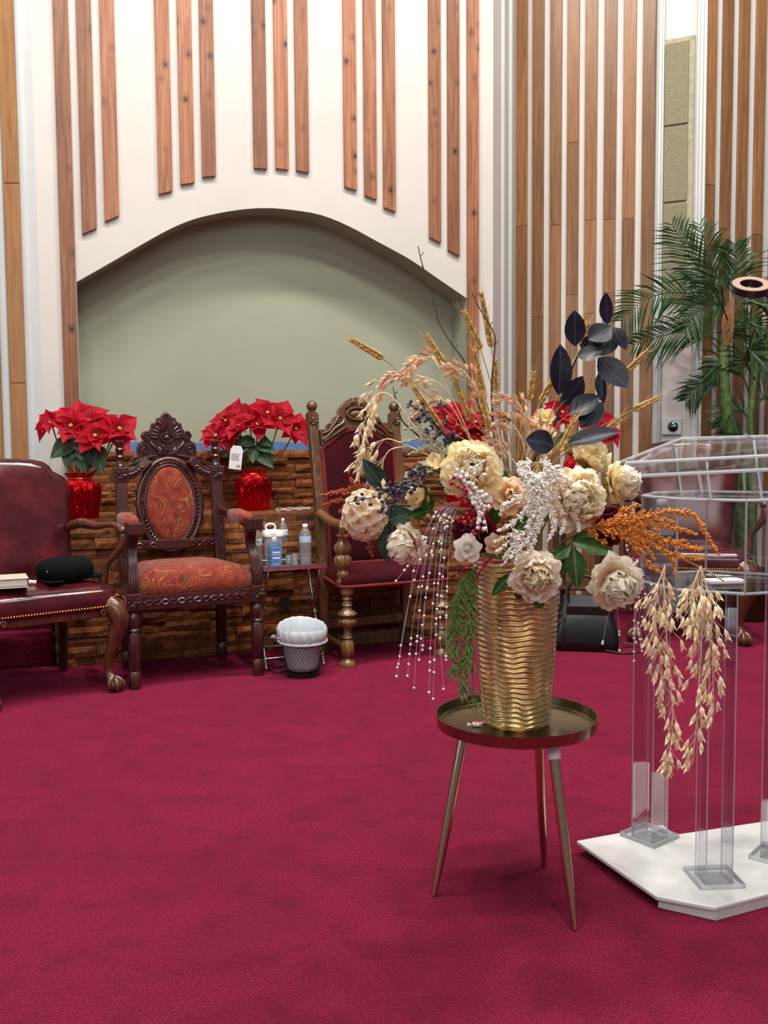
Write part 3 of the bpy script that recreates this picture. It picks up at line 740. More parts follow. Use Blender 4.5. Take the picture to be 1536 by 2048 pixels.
# seat
b = MB(); out = rrect(.66, .46, .05, 5, (0, .19), .52)
b.pillow(out, [(.96, .425), (1.0, .435), (1.0, .465), (.975, .488), (.9, .502), (.6, .512), (.3, .515)]); st = b.build('seat', M_velvet, t3, 60)
b = MB(); b.tube([(p[0] * 1.003, .19 + (p[1] - .19) * 1.003, .436) for p in out], .0095, 8, closed=True); b.build('piping', M_velvet_trim, st, 60)
b = MB(); b.box((0, DEP - .005, .16), (.50, .03, .05)); b.build('stretcher', M_oak, t3, bevel=.005)
for s in (-1, 1):
    b = MB(); b.tube([(s * .29, .02, .10), (s * .265, DEP - .02, .10)], .018, 8); b.build('stretcher', M_oak, t3, 60)
# ------------------------------------------------------------------ gold vase on the tray table
VX, VY = .352, 2.58
M_gold = simple('brushed_gold', (222, 196, 146), .30, 1, vary=.12, vscale=40)
M_traymetal = simple('antique_gold_tray', (146, 130, 100), .22, 1, vary=.12, vscale=8)
M_legmetal = simple('gold_leg', (196, 170, 142), .2, 1)
M_wrap = simple('milky_plastic', (214, 210, 216), .35)
tt = thing('tray_table', (VX, VY, 0), 0, 'round gold tray table on three splayed tapering legs', 'table')
TZ = .452
b = MB(); b.lathe([(.0, TZ - .016), (.205, TZ - .016), (.213, TZ - .012), (.2165, TZ + .018), (.2135, TZ + .018), (.2105, TZ - .006), (.205, TZ - .009), (.0, TZ - .009)], 72, cap=False); b.build('tray', M_traymetal, tt, 40)
feet = [floor_at(868, 1792), floor_at(1150, 1860), floor_at(1088, 1732)]; tops = [at(931, 1484, 2.60), at(1104, 1496, 2.45), at(1076, 1490, 2.66)]
for i, (f, p) in enumerate(zip(feet, tops)):
    p = V((p.x, p.y, TZ - .017)); d = V((VX, VY, 0)); b = MB(); b.tube([f - d + V((0, 0, .001)), (f.lerp(p, .35)) - d, p - d], [.0075, .0125, .0145], 16); lg = b.build('leg', M_legmetal, tt, 40)
    if i < 2:
        q = p.lerp(f, (.03, .10)[i]); b = MB(); b.tube([p - d, p.lerp(q, .5) - d, q - d], [.022, .019, .018], 12); b.build('plastic_sleeve', M_wrap, lg, 50)
vase = thing('gold_vase', (VX, VY, TZ - .009), 0, 'tall tapered gold vase with rippled bands standing on the tray table', 'vase')
VH = .455
def vr(z): return .088 + .028 * (z / VH) ** .85
b = MB(); NB = 33; prof = []; n_ang = 96; vs = []; fs = []
NR = NB * 7
for j in range(NR + 1):
    z = VH * j / NR
    for i in range(n_ang):
        a = 2 * math.pi * i / n_ang
        ph = 2 * math.pi * (z / VH * NB) + 1.3 * math.sin(4 * a + 11 * z) + .9 * math.sin(8 * a - 17 * z + 1) + .5 * math.sin(13 * a + 31 * z)
        amp = .0034 * (1 if .012 < z < VH - .01 else .2)
        r_ = vr(z) + amp * (1 - abs(math.sin(ph / 2)) ** 1.4 * 2) - (.006 if z < .004 else 0)
        vs.append((r_ * math.cos(a), r_ * math.sin(a), z))
for j in range(NR):
    for i in range(n_ang):
        k = (i + 1) % n_ang; fs.append((j * n_ang + i, j * n_ang + k, (j + 1) * n_ang + k, (j + 1) * n_ang + i))
fs.append(tuple(range(n_ang - 1, -1, -1)))
b.add(vs, fs); b.build('rippled_body', M_gold, vase, 170)
b = MB(); b.lathe([(vr(VH), VH), (vr(VH) - .006, VH), (vr(VH) - .008, VH - .05), (0, VH - .05)], 48, cap=False); b.build('inner_rim', M_gold, vase, 50)
M_mintw = simple('mint_white', (232, 224, 222), .3, coat=.5); M_mintr = simple('mint_red', (196, 44, 40), .3, coat=.5)
mp = floor_at(954, 1452, TZ - .009); mint = thing('peppermint', (mp.x, mp.y, TZ - .009), .4, 'red and white swirled peppermint in clear wrapper on the gold tray', 'sweet')
b = MB(); b.lathe([(.008, 0), (.0125, .003), (.013, .006), (.0115, .0095), (0, .0105)], 20); b.build('candy', M_mintw, mint, 60)
b = MB()
for k in range(6):
    a = k * math.pi / 3; b.tube([(.003 * math.cos(a), .003 * math.sin(a), .0102), (.008 * math.cos(a + .4), .008 * math.sin(a + .4), .0098), (.0122 * math.cos(a + .9), .0122 * math.sin(a + .9), .0065)], .0018, 5)
b.build('swirl', M_mintr, mint, 60)
M_wrapc = NT('clear_wrapper', (240, 240, 240), .15); M_wrapc.set('Transmission Weight', .0); M_wrapc.set('Alpha', .45); M_wrapc = M_wrapc.m
b = MB()
for s in (-1, 1): b.add([(s * .012, 0, .006), (s * .026, -.009, .010), (s * .028, .0, .003), (s * .025, .009, .011)], [(0, 1, 2), (0, 2, 3)])
b.build('wrapper', M_wrapc, mint)

# ------------------------------------------------------------------ botanical pieces
def petal_mesh(name, mat, W=.9, cup=.35, ruffle=.05, fold=.25, seed=0, prof=(.16, .62, .93, 1.0, .86, .46), nu=6, notch=0):
    rd = random.Random(seed); nv = len(prof) - 1; b = MB()
    off = [rd.uniform(-1, 1) for _ in range((nu + 1))]
    def f(u, v):
        i = round(v * nv); w_ = prof[i] * W; x = (u - .5) * w_; e = abs(u - .5) * 2
        z = cup * v * v - cup * .25 * v + fold * x * x * 1.6 + ruffle * v * v * off[round(u * nu)] + ruffle * e * v * math.sin(7 * v + seed) + ruffle * .9 * v ** 3 * math.sin(u * 13 + seed * 2)
        return (x, v * (1 - .12 * cup) - .10 * e * e * v - notch * (1 - e) * (v > .95), z)
    b.grid(f, nu, nv); return b.mesh(name, mat, 170)
def petal_mat(name, base, mid, edge, rough=.6, stops=(.05, .35, .8)):
    t = NT(name, edge, rough, spec=.25)
    tc = t.n('ShaderNodeTexCoord'); sp = t.n('ShaderNodeSeparateXYZ'); t.l(tc.outputs['Object'], sp.inputs[0])
    c = t.ramp(sp.outputs[1], [(stops[0], base), (stops[1], mid), (stops[2], edge)])
    n = t.noise(t.coord('Object', (22, 2, 2), True), 2.2, 3); c = t.mix(t.ramp(n, [(.4, (0, 0, 0)), (.75, (60, 60, 60))]), c, mid)
    t.color(c); t.bump(n, .12, .01)
    return translucent(t, c, .5)
def translucent(t, c, k):
    tr = t.n('ShaderNodeBsdfTranslucent'); t.l(c, tr.inputs[0]); mx = t.n('ShaderNodeMixShader'); mx.inputs[0].default_value = k
    t.l(t.b.outputs[0], mx.inputs[1]); t.l(tr.outputs[0], mx.inputs[2]); t.l(mx.outputs[0], t.t.nodes['Material Output'].inputs['Surface']); return t.m
def leaf_mat(name, c, vein, rough=.45, spec=.4):
    t = NT(name, c, rough, spec=spec)
    tc = t.n('ShaderNodeTexCoord'); sp = t.n('ShaderNodeSeparateXYZ'); t.l(tc.outputs['Object'], sp.inputs[0])
    ab = t.n('ShaderNodeMath', operation='ABSOLUTE'); t.l(sp.outputs[0], ab.inputs[0])
    wv = t.n('ShaderNodeMath', operation='MULTIPLY_ADD'); wv.inputs[1].default_value = -.9; t.l(ab.outputs[0], wv.inputs[0]); t.l(sp.outputs[1], wv.inputs[2])
    k = t.n('ShaderNodeMath', operation='MULTIPLY'); k.inputs[1].default_value = 52; t.l(wv.outputs[0], k.inputs[0])
    sn = t.n('ShaderNodeMath', operation='SINE'); t.l(k.outputs[0], sn.inputs[0])
    v1 = t.ramp(sn.outputs[0], [(.86, (0, 0, 0)), (.98, (150, 150, 150))]); v2 = t.ramp(ab.outputs[0], [(.008, (255, 255, 255)), (.02, (0, 0, 0))])
    base = t.ramp(t.noise(t.coord(rand=True), 6, 3), [(.3, tuple(int(q * .7) for q in c)), (.7, c)])
    cc = t.mix(v1, base, vein); cc = t.mix(v2, cc, vein); t.color(cc); t.bump(v1, .15, .004); return translucent(t, cc, .15)
M_cream = petal_mat('cream_petal', (222, 160, 98), (244, 222, 182), (252, 244, 222))
M_ivory = petal_mat('ivory_petal', (226, 184, 132), (246, 230, 202), (252, 246, 234))
M_butter = petal_mat('butter_petal', (230, 184, 88), (248, 226, 164), (252, 242, 204))
M_peach = petal_mat('peach_petal', (206, 128, 76), (240, 200, 156), (248, 230, 202))
M_white = petal_mat('white_petal', (226, 220, 204), (248, 244, 236), (252, 250, 246))
M_wine = petal_mat('wine_petal', (52, 8, 18), (92, 14, 32), (120, 26, 46))
M_core = simple('flower_core', (166, 96, 34), .8, vary=.3, vscale=200)
M_sepal = leaf_mat('yellow_green_sepal', (176, 168, 70), (200, 190, 100))
M_gleaf = leaf_mat('rose_leaf_green', (44, 84, 26), (96, 130, 60), .4)
M_tleaf = leaf_mat('teal_leaf_green', (40, 66, 52), (70, 96, 76), .42)
M_nleaf = leaf_mat('navy_magnolia_leaf', (25, 27, 42), (50, 55, 76), .4, .45)
M_stemg = simple('green_stem', (78, 92, 46), .6, vary=.2); M_stemb = simple('brown_twig', (78, 62, 44), .7, vary=.25, vscale=60)
M_straw = simple('straw_stem', (176, 146, 92), .7, vary=.2); M_dark = simple('dark_stem', (30, 28, 34), .5)
def petset(mat, tagname, W, cup, ruf, fold, notch=0, n=4): return [petal_mesh('petal', mat, W, cup, ruf, fold, k, notch=notch * (k % 2)) for k in range(n)]
PS = {}
for nm, mt in (('cream', M_cream), ('ivory', M_ivory), ('butter', M_butter), ('peach', M_peach), ('white', M_white), ('wine', M_wine)):
    PS[nm] = (petset(mt, nm, .82, .34, .09, .35, .10), petset(mt, nm, .78, .5, .16, .5, .14))
def leafmesh(name, mat, W=.42, fold=.10, curl=.18, seed=0, nv=7, prof=None):
    b = MB(); rd = random.Random(seed); ph = rd.uniform(0, 6)
    prof = prof or (.06, .55, .88, 1.0, .92, .70, .40, .0)
    def f(u, v):
        w_ = prof[round(v * nv)] * W; x = (u - .5) * w_
        return (x, v, fold * abs(x) * 2 + curl * (v * v - .6 * v) + .02 * math.sin(9 * v + ph) * abs(u - .5) * 2)
    b.grid(f, 4, nv); return b.mesh(name, mat, 170)
LM = {'green': [leafmesh('leaf', M_gleaf, .44, .25, -.2, k) for k in range(3)], 'teal': [leafmesh('leaf', M_tleaf, .46, .2, -.22, k) for k in range(3)],
      'navy': [leafmesh('leaf', M_nleaf, .46, .22, -.2 + .12 * k, k, prof=(.08, .58, .90, 1.0, .97, .82, .52, .0)) for k in range(4)]}
def put_leaf(parent, kind, base, tip, wpx, zhint, Ym, k=0, inv=None, name='leaf'):
    base, tip = V(base), V(tip); L = (tip - base).length; wid = wpx / F_PX * Ym
    M = axes(base, tip - base, zhint, wid / .45, L, L * .8)
    if inv is not None: M = inv @ M
    return link(name, LM[kind][k % len(LM[kind])], parent, M)

def peony(pos, face, rad, mats='cream', label='', seed=0, inner=None, layers=None, core=True, name='peony', cat='flower', group='cream peonies in the gold vase', roll=0):
    t = thing(name, pos, 0, label, cat, group); rd = random.Random(seed)
    F = V(face).normalized(); A = zaxis((0, 0, 0), F, 1, roll)
    inner = inner or mats
    layers = layers or [(9, 88, 1.0, 0), (10, 74, 1.0, 0), (9, 60, .97, 1), (9, 46, .90, 1), (8, 32, .82, 1), (7, 18, .72, 1), (5, 6, .6, 1)]
    for li, (n, ang, L, st_) in enumerate(layers):
        ps = PS[inner if li >= 3 else mats][st_]
        for i in range(n):
            a = 2 * math.pi * (i + .5 * (li % 2)) / n + rd.uniform(-.16, .16); g = R(ang + rd.uniform(-8, 8))
            d = V((math.sin(g) * math.cos(a), math.sin(g) * math.sin(a), math.cos(g)))
            zh = V((-math.cos(g) * math.cos(a), -math.cos(g) * math.sin(a), math.sin(g)))
            base = V((math.cos(a), math.sin(a), 0)) * rad * .10 * (1 if li < 4 else .5) + V((0, 0, rad * (-.22 + .06 * li)))
            LL = rad * L * rd.uniform(.9, 1.06) * (.98 if li else 1.0)
            link('petal', rd.choice(ps), t, A @ axes(base, d, zh, LL * rd.uniform(.9, 1.1), LL, LL * (1 if ang < 60 else .7)))
    if core:
        b = MB()
        for k in range(16):
            a = k * 2.4; q = rad * .028 * math.sqrt(k) * 1.6; b.sphere((q * math.cos(a), q * math.sin(a), rad * .16), rad * .045, 6, 4)
        link('centre', b.mesh('centre', M_core, 60), t, A)
    b = MB(); b.M = A; b.lathe([(rad * .04, -rad * .55), (rad * .10, -rad * .34), (rad * .22, -rad * .22), (rad * .10, -rad * .15)], 10)
    b.build('calyx', M_stemg, t, 60)
    for k in range(4):
        a = k * 1.57 + .4; d = V((math.cos(a), math.sin(a), -.25)); link('sepal', SEPAL, t, A @ axes((0, 0, -rad * .22), d, (0, 0, -1), rad * .9, rad * .75, rad * .6))
    # stem down into the vase mouth
    p0 = V(pos) - F * rad * .5; p2 = V((VX + rd.uniform(-.05, .05), VY + rd.uniform(-.05, .05), .84)); p1 = p0.lerp(p2, .45) + V((0, 0, .02)) - F * .03
    b = MB(); b.tube([q - V(pos) for q in bez([p0, p1, p2], 5)], .0025, 6); b.build('stem', M_stemg, t, 60)
    return t
SEPAL = leafmesh('sepal', M_sepal, .5, .1, -.3, 1)
half5 = [(10, 92, 1.0, 0), (10, 80, 1.0, 0), (10, 68, .98, 1), (9, 55, .92, 1), (9, 42, .80, 1), (7, 30, .62, 1)]
ball = [(9, 100, .92, 0), (10, 84, 1.0, 0), (10, 68, 1.02, 1), (9, 54, 1.0, 1), (8, 40, 1.0, 1), (8, 26, .95, 1), (6, 12, .92, 1)]
PX = 1 / F_PX
peony(at(945, 940, 2.37), (-.1, -1, .28), 64 * PX * 2.37, 'butter', 'cream peony with an orange heart and pearls over its centre', 1, 'cream', layers=half5)
peony(at(1150, 996, 2.36), (.42, -1, .10), 66 * PX * 2.36, 'cream', 'largest cream peony with a brown hollow heart right of the white lace spray', 2, 'cream', layers=half5)
peony(at(1070, 1150, 2.36), (.05, -1, -.15), 56 * PX * 2.36, 'ivory', 'ivory peony hanging over the rim at the front of the gold vase', 3, 'cream', core=False)
peony(at(1228, 1165, 2.40), (.25, -1, -.30), 62 * PX * 2.40, 'ivory', 'ivory peony drooping low beneath the orange spray, above the handbag', 4, 'ivory', core=False)
peony(at(1232, 966, 2.46), (1, -.45, .12), 46 * PX * 2.46, 'butter', 'cream peony seen from the side at the right, above the orange spray', 5, 'ivory', ball, core=False)
peony(at(818, 1088, 2.44), (-.9, -.6, -.22), 46 * PX * 2.44, 'ivory', 'ivory peony seen from the side between the pearl strands and the teal leaves', 6, 'ivory', ball, core=False)
peony(at(1020, 990, 2.40), (-.1, -1, .25), 44 * PX * 2.40, 'peach', 'peach flower half hidden behind the white lace spray', 7, 'peach', core=True, layers=[(7, 80, 1.0, 0), (6, 58, .9, 0), (6, 30, .6, 1)], name='peach_flower', group='small flowers in the gold vase')
peony(at(1178, 922, 2.60), (.7, .2, .7), 42 * PX * 2.60, 'butter', 'pale cream bloom facing away beneath the wheat on the right', 8, 'butter', ball, core=False)
peony(at(842, 992, 2.45), (-.95, -.2, .15), 36 * PX * 2.45, 'butter', 'closed cream bloom beside the navy berries', 9, 'ivory', [(6, 60, 1.0, 0), (6, 40, 1.0, 0), (5, 20, 1.0, 0)], core=False, name='cream_bud', group='small flowers in the gold vase')
peony(at(872, 930, 2.48), (-.4, -.4, .8), 32 * PX * 2.48, 'butter', 'pale yellow open bloom above the navy berries', 10, 'butter', [(6, 70, 1.0, 0), (5, 40, .9, 0)], core=True, name='yellow_bloom', group='small flowers in the gold vase')
peony(at(936, 1096, 2.36), (-.15, -1, -.12), 34 * PX * 2.36, 'white', 'small white blossom beside the red berries', 11, 'white', [(5, 76, 1.0, 0), (5, 50, .8, 0), (4, 20, .5, 1)], core=False, name='white_blossom', group='small flowers in the gold vase')
peony(at(992, 1088, 2.355), (-.5, -1, .3), 26 * PX * 2.355, 'peach', 'tiny pale rosebud under the white lace spray', 12, 'cream', [(6, 70, 1.0, 0), (5, 40, .9, 1), (4, 15, .7, 1)], core=False, name='rosebud', group='small flowers in the gold vase')
peony(at(950, 1066, 2.43), (-.2, -1, 0), 48 * PX * 2.43, 'wine', 'wine red bloom behind the red berries and white blossom', 13, 'wine', core=False, name='wine_bloom', group='wine red blooms in the gold vase')
peony(at(1212, 1052, 2.47), (.5, -1, .1), 44 * PX * 2.47, 'wine', 'wine red bloom behind the orange spray', 14, 'wine', core=False, name='wine_bloom', group='wine red blooms in the gold vase')
peony(at(1088, 838, 2.66), (.1, -.8, .6), 26 * PX * 2.66, 'butter', 'small cream bloom at the back beneath the navy leaves', 15, 'butter', [(6, 70, 1.0, 0), (5, 40, .9, 0)], core=False, name='cream_bloom', group='small flowers in the gold vase')

# hydrangea head of many small four-petalled florets
hp = at(730, 1030, 2.47); hr = 50 * PX * 2.47
hyd = thing('hydrangea', hp, 0, 'cream hydrangea head at the far left of the bouquet', 'flower')
rd = random.Random(21)
FLP = petal_mesh('petal', M_ivory, 1.0, .12, .07, .25, 3); FLP2 = petal_mesh('petal', M_cream, 1.0, .16, .1, .25, 4)
for k in range(44):
    z = 1 - 2 * (k + .5) / 44; a = k * 2.39996; q = math.sqrt(1 - z * z); n_ = V((q * math.cos(a), q * math.sin(a), z))
    if n_.y > .45: continue
    A = zaxis(n_ * hr * .74 * V((1, 1, 1.12)).x, n_, 1, rd.uniform(0, 6))
    A.translation = V((n_.x, n_.y, n_.z * 1.2)) * hr * .76
    for i in range(4):
        a2 = i * math.pi / 2; d = V((math.cos(a2), math.sin(a2), .18)); L = hr * rd.uniform(.34, .42)
        link('petal', FLP if rd.random() < .6 else FLP2, hyd, A @ axes((0, 0, 0), d, (0, 0, 1), L, L, L))
b = MB(); b.sphere((0, 0, 0), hr * .7, 14, 10, (1, 1, 1.15)); b.build('heart', M_ivory, hyd, 60)
b = MB(); b.tube([q - hp for q in bez([hp, at(800, 1010, 2.5), at(900, 1040, 2.54), V((VX, VY, .85))], 5)], .003, 6); b.build('stem', M_stemg, hyd, 60)

# wheat
M_wheat = simple('wheat_ear', (180, 142, 74), .6, vary=.22, vscale=90); M_awn = simple('wheat_awn', (196, 164, 106), .7)
WG = 'bearded wheat stalks in the bouquet'
def wheat(tip, base, foot, Y, label, Yf=2.60, seed=0):
    T, B, Fo = at(*tip, Y), at(*base, Y), at(*foot, Yf); rd = random.Random(seed)
    t = thing('wheat_stalk', Fo, 0, label, 'wheat stalk', WG); d = (T - B); L = d.length; dn = d.normalized(); sd = dn.cross(V((0, -1, .2))).normalized(); fr = dn.cross(sd)
    b = MB(); n = max(8, int(L / .0075))
    for i in range(n):
        q = i / (n - 1)
        for s in (-1, 1):
            c = B - Fo + dn * (L * q) + sd * s * .0038 * (1 - .55 * q) + fr * rd.uniform(-.003, .003)
            M = axes(c, dn + sd * s * .35, fr, .0042 * (1.1 - .4 * q), .0098, .0042); b.M = M; b.sphere((0, .3, 0), 1, 6, 4)
    b.M = Matrix(); b.build('ear', M_wheat, t, 60)
    b = MB()
    for i in range(n):
        q = i / (n - 1)
        for s in (-1, 1):
            c = B - Fo + dn * (L * q); e = c + (dn * 1.0 + sd * s * rd.uniform(.12, .42) + fr * rd.uniform(-.25, .25)) * rd.uniform(.035, .065)
            b.tube([c, e], [.00045, .00018], 3)
    b.build('awns', M_awn, t)
    mid = B.lerp(Fo, .5) + V((rd.uniform(-.01, .01), 0, .012))
    b = MB(); b.tube([q - Fo for q in bez([B, mid, Fo], 6)], .0014, 6); b.build('stem', M_straw, t, 60)
for k, (tip, base, foot, Y, lab) in enumerate((
    ((706, 681), (762, 714), (985, 925), 2.50, 'wheat stalk leaning furthest to the left over the sage niche'),
    ((856, 676), (888, 726), (995, 930), 2.60, 'wheat stalk rising between the oat grass and the bare twig'),
    ((830, 778), (882, 855), (1000, 940), 2.52, 'thick wheat ear just above the dusty grey foliage'),
    ((930, 627), (960, 694), (1010, 930), 2.62, 'wheat stalk in front of the rightmost pine slat'),
    ((963, 590), (982, 690), (1015, 930), 2.66, 'tallest wheat stalk of the bouquet'),
    ((948, 700), (968, 792), (1010, 935), 2.56, 'golden wheat ear beneath the tallest one'),
    ((962, 790), (976, 850), (1012, 940), 2.54, 'low wheat ear above the orange-hearted peony'),
    ((990, 725), (992, 776), (1018, 935), 2.60, 'short wheat ear right of the bare twigs'),
    ((910, 762), (938, 838), (1003, 940), 2.55, 'wheat ear in front of the red poinsettia behind the bouquet'),
    ((1066, 750), (1060, 797), (1035, 935), 2.64, 'wheat ear standing alone before the oak slats'),
    ((1104, 762), (1082, 802), (1040, 935), 2.66, 'thin wheat ear beside the lone one, left of the navy branch'),
    ((1175, 650), (1163, 690), (1070, 930), 2.70, 'wheat ear peeping out behind the navy leaves'),
    ((1292, 705), (1255, 742), (1085, 935), 2.66, 'wheat stalk reaching right just under the navy leaf tip'),
    ((1310, 799), (1270, 818), (1095, 935), 2.60, 'wheat stalk leaning furthest to the right'),
    ((1236, 842), (1200, 870), (1090, 940), 2.54, 'wheat ear lying over the lowest navy leaf'),
    ((1150, 838), (1120, 900), (1075, 950), 2.50, 'wheat ear in the middle of the bouquet above the white lace'))):
    wheat(tip, base, foot, Y, lab, seed=k)

# bare twigs
for k, (pts, lab) in enumerate(((((836, 492), (845, 530), (866, 590), (878, 645), (905, 690), (930, 725), (948, 780), (985, 900)), 'tallest bare grey twig crossing the niche edge'),
                               (((944, 585), (955, 610), (985, 660), (990, 690), (983, 780), (990, 900)), 'bare grey twig before the white wall return'),
                               (((786, 774), (792, 800), (800, 830), (812, 850), (860, 890)), 'short bent twig rising beside the oat grass'))):
    P = bez([at(x, y, 2.62 - .05 * k) for x, y in pts], 5); t = thing('bare_twig', P[-1], 0, lab, 'twig', 'bare twigs')
    b = MB(); b.tube([q - P[-1] for q in P], [.0012 + .0016 * i / len(P) for i in range(len(P))], 7); b.build('branch', M_stemb, t, 60)
    rd = random.Random(k)
    for j in range(3, len(P) - 8, 3):
        s = 1 if (j // 3) % 2 else -1; d = V((s * rd.uniform(.4, .9), rd.uniform(-.3, .3), 1)).normalized() * rd.uniform(.008, .02)
        b = MB(); b.tube([P[j] - P[-1], P[j] - P[-1] + d], [.0013, .0008], 5); b.sphere(P[j] - P[-1] + d, .0018, 6, 4); b.build('side_shoot', M_stemb, t, 60)
P = bez([at(x, y, 2.61) for x, y in ((868, 572), (886, 598), (892, 630), (890, 660))], 5)

# navy magnolia branch
nb0 = at(1111, 850, 2.62); nt = thing('navy_leaf_branch', nb0, 0, 'tall branch of dark navy magnolia leaves', 'leaf branch')
b = MB(); b.tube([q - nb0 for q in bez([at(x, y, 2.62) for x, y in ((1060, 935), (1111, 845), (1120, 805), (1138, 753), (1155, 712), (1178, 678), (1215, 648))], 5)], [.0042 - .0026 * i / 30 for i in range(31)], 8); b.build('branch', M_dark, nt, 60)
for k, (bx_, by_, tx_, ty_, wd, hint, dy) in enumerate((
    (1118, 790, 1122, 688, 34, (.1, -1, 0), -.02), (1150, 692, 1149, 620, 31, (-.1, -1, .1), 0), (1215, 648, 1213, 584, 22, (-.6, -.8, 0), 0),
    (1222, 654, 1176, 682, 36, (.2, -.8, .6), -.02), (1222, 654, 1254, 699, 26, (.3, -.9, .4), 0), (1222, 664, 1196, 712, 38, (0, -.9, .4), .02),
    (1155, 713, 1206, 704, 30, (0, -.8, .6), -.03), (1196, 716, 1254, 776, 46, (.2, -1, .4), -.02), (1204, 738, 1206, 808, 20, (-.7, -.7, 0), 0),
    (1126, 812, 1166, 752, 32, (.4, -.9, .3), .02), (1136, 828, 1202, 794, 38, (.1, -.8, .7), -.02), (1204, 806, 1160, 856, 36, (0, -.9, .5), -.01),
    (1108, 891, 1052, 878, 38, (0, -1, .3), -.10), (1136, 888, 1240, 862, 32, (0, -.8, .7), -.08), (1022, 842, 996, 834, 18, (0, -1, 0), 0), (1165, 706, 1186, 668, 18, (-.4, -.9, 0), .01))):
    Y = 2.62 + dy; B, T = at(bx_, by_, Y), at(tx_, ty_, Y - .02)
    put_leaf(nt, 'navy', B, T, wd * 1.3, hint, Y, k, Matrix.Translation(-nb0))

# green leaves of the bouquet, in sprigs
def sprig(name, label, kind, root, leaves, Y, cat='leaf sprig', group='green leaf sprigs in the bouquet'):
    p0 = at(*root, Y); t = thing(name, p0, 0, label, cat, group); inv = Matrix.Translation(-p0)
    for k, (bx_, by_, tx_, ty_, wd, hint, dy) in enumerate(leaves):
        B, T = at(bx_, by_, Y + dy * .5), at(tx_, ty_, Y + dy); put_leaf(t, kind, B, T, wd, hint, Y, k, inv)
        b = MB(); b.tube([B - p0, V((0, 0, 0))], .0014, 5); b.build('leaf_stalk', M_stemg, t)
    b = MB(); b.tube([q - p0 for q in bez([p0, p0.lerp(V((VX, VY, .86)), .5), V((VX, VY, .86))], 4)], .0022, 6); b.build('stem', M_stemg, t, 60); return t
sprig('teal_leaf_sprig', 'sprig of large dark teal leaves around the hydrangea', 'teal', (782, 1005), ((773, 980, 725, 918, 38, (-.3, -1, .3), -.03), (775, 1045, 774, 1130, 34, (-.3, -1, .1), -.03), (775, 1040, 828, 1026, 46, (.1, -1, .4), -.02), (770, 1000, 800, 1060, 36, (.1, -1, .2), 0)), 2.50)
sprig('olive_leaf_sprig', 'dark olive leaves tucked between the closed bloom and the pearls', 'green', (862, 1030), ((861, 1024, 846, 974, 32, (-.3, -1, .2), -.03), (858, 1020, 812, 1036, 30, (0, -1, .5), 0)), 2.47)
sprig('rose_leaf_sprig', 'sprig of bright green rose leaves right of the vase rim', 'green', (1144, 1086), ((1146, 1085, 1230, 1107, 38, (.2, -1, .5), -.05), (1147, 1095, 1155, 1178, 42, (0, -1, 0), -.05), (1142, 1086, 1200, 1064, 30, (0, -1, .6), -.02), (1140, 1094, 1104, 1118, 32, (-.2, -1, .3), -.04), (1140, 1100, 1124, 1150, 34, (-.3, -1, 0), 0)), 2.46)
sprig('rose_leaf_sprig', 'pair of green leaves beneath the peony on the vase rim', 'green', (1050, 1160), ((1024, 1148, 982, 1193, 24, (-.3, -1, .3), -.02), (1066, 1190, 1086, 1218, 26, (.2, -1, 0), 0), (1040, 1180, 1036, 1200, 20, (0, -1, 0), 0)), 2.44)
sprig('rose_leaf_sprig', 'small green leaves between the butter peony and the oat grass', 'green', (1005, 940), ((1000, 945, 1016, 958, 22, (0, -1, .3), 0), (1030, 1060, 1062, 1034, 30, (.2, -1, .3), .03), (1000, 1010, 975, 1060, 30, (-.2, -1, .1), .04)), 2.48)

# oat grass
M_oat = simple('dried_oat', (244, 218, 178), .6, vary=.12, vscale=160); M_oatp = simple('peach_oat', (236, 194, 156), .6, vary=.12, vscale=160)
def spikelet(mat):
    b = MB(); pr = (.05, .6, 1.0, .95, .7, .36, .0)
    for s, tw in ((-1, 0), (1, .25), (0, -.3)):
        b.M = Matrix.Rotation(s * R(12) , 4, 'Z') @ Matrix.Rotation(s * 1.9 + tw, 4, 'Y')
        b.grid(lambda u, v: ((u - .5) * pr[round(v * 6)] * .30, v * (1 if s else .86), .12 * math.sin(math.pi * min(1, v * 1.15)) - .9 * ((u - .5) * pr[round(v * 6)] * .3) ** 2 * 4), 3, 6)
    b.M = Matrix(); b.lathe([(.02, 0), (.08, .12), (.115, .30), (.085, .48), (.035, .62), (.0, .7)], 7)
    b.v[-42:] = [(x, z, y) for x, y, z in b.v[-42:]]
    return b.mesh('spikelet', mat, 170)
SPK = {'oat': spikelet(M_oat), 'peach': spikelet(M_oatp)}
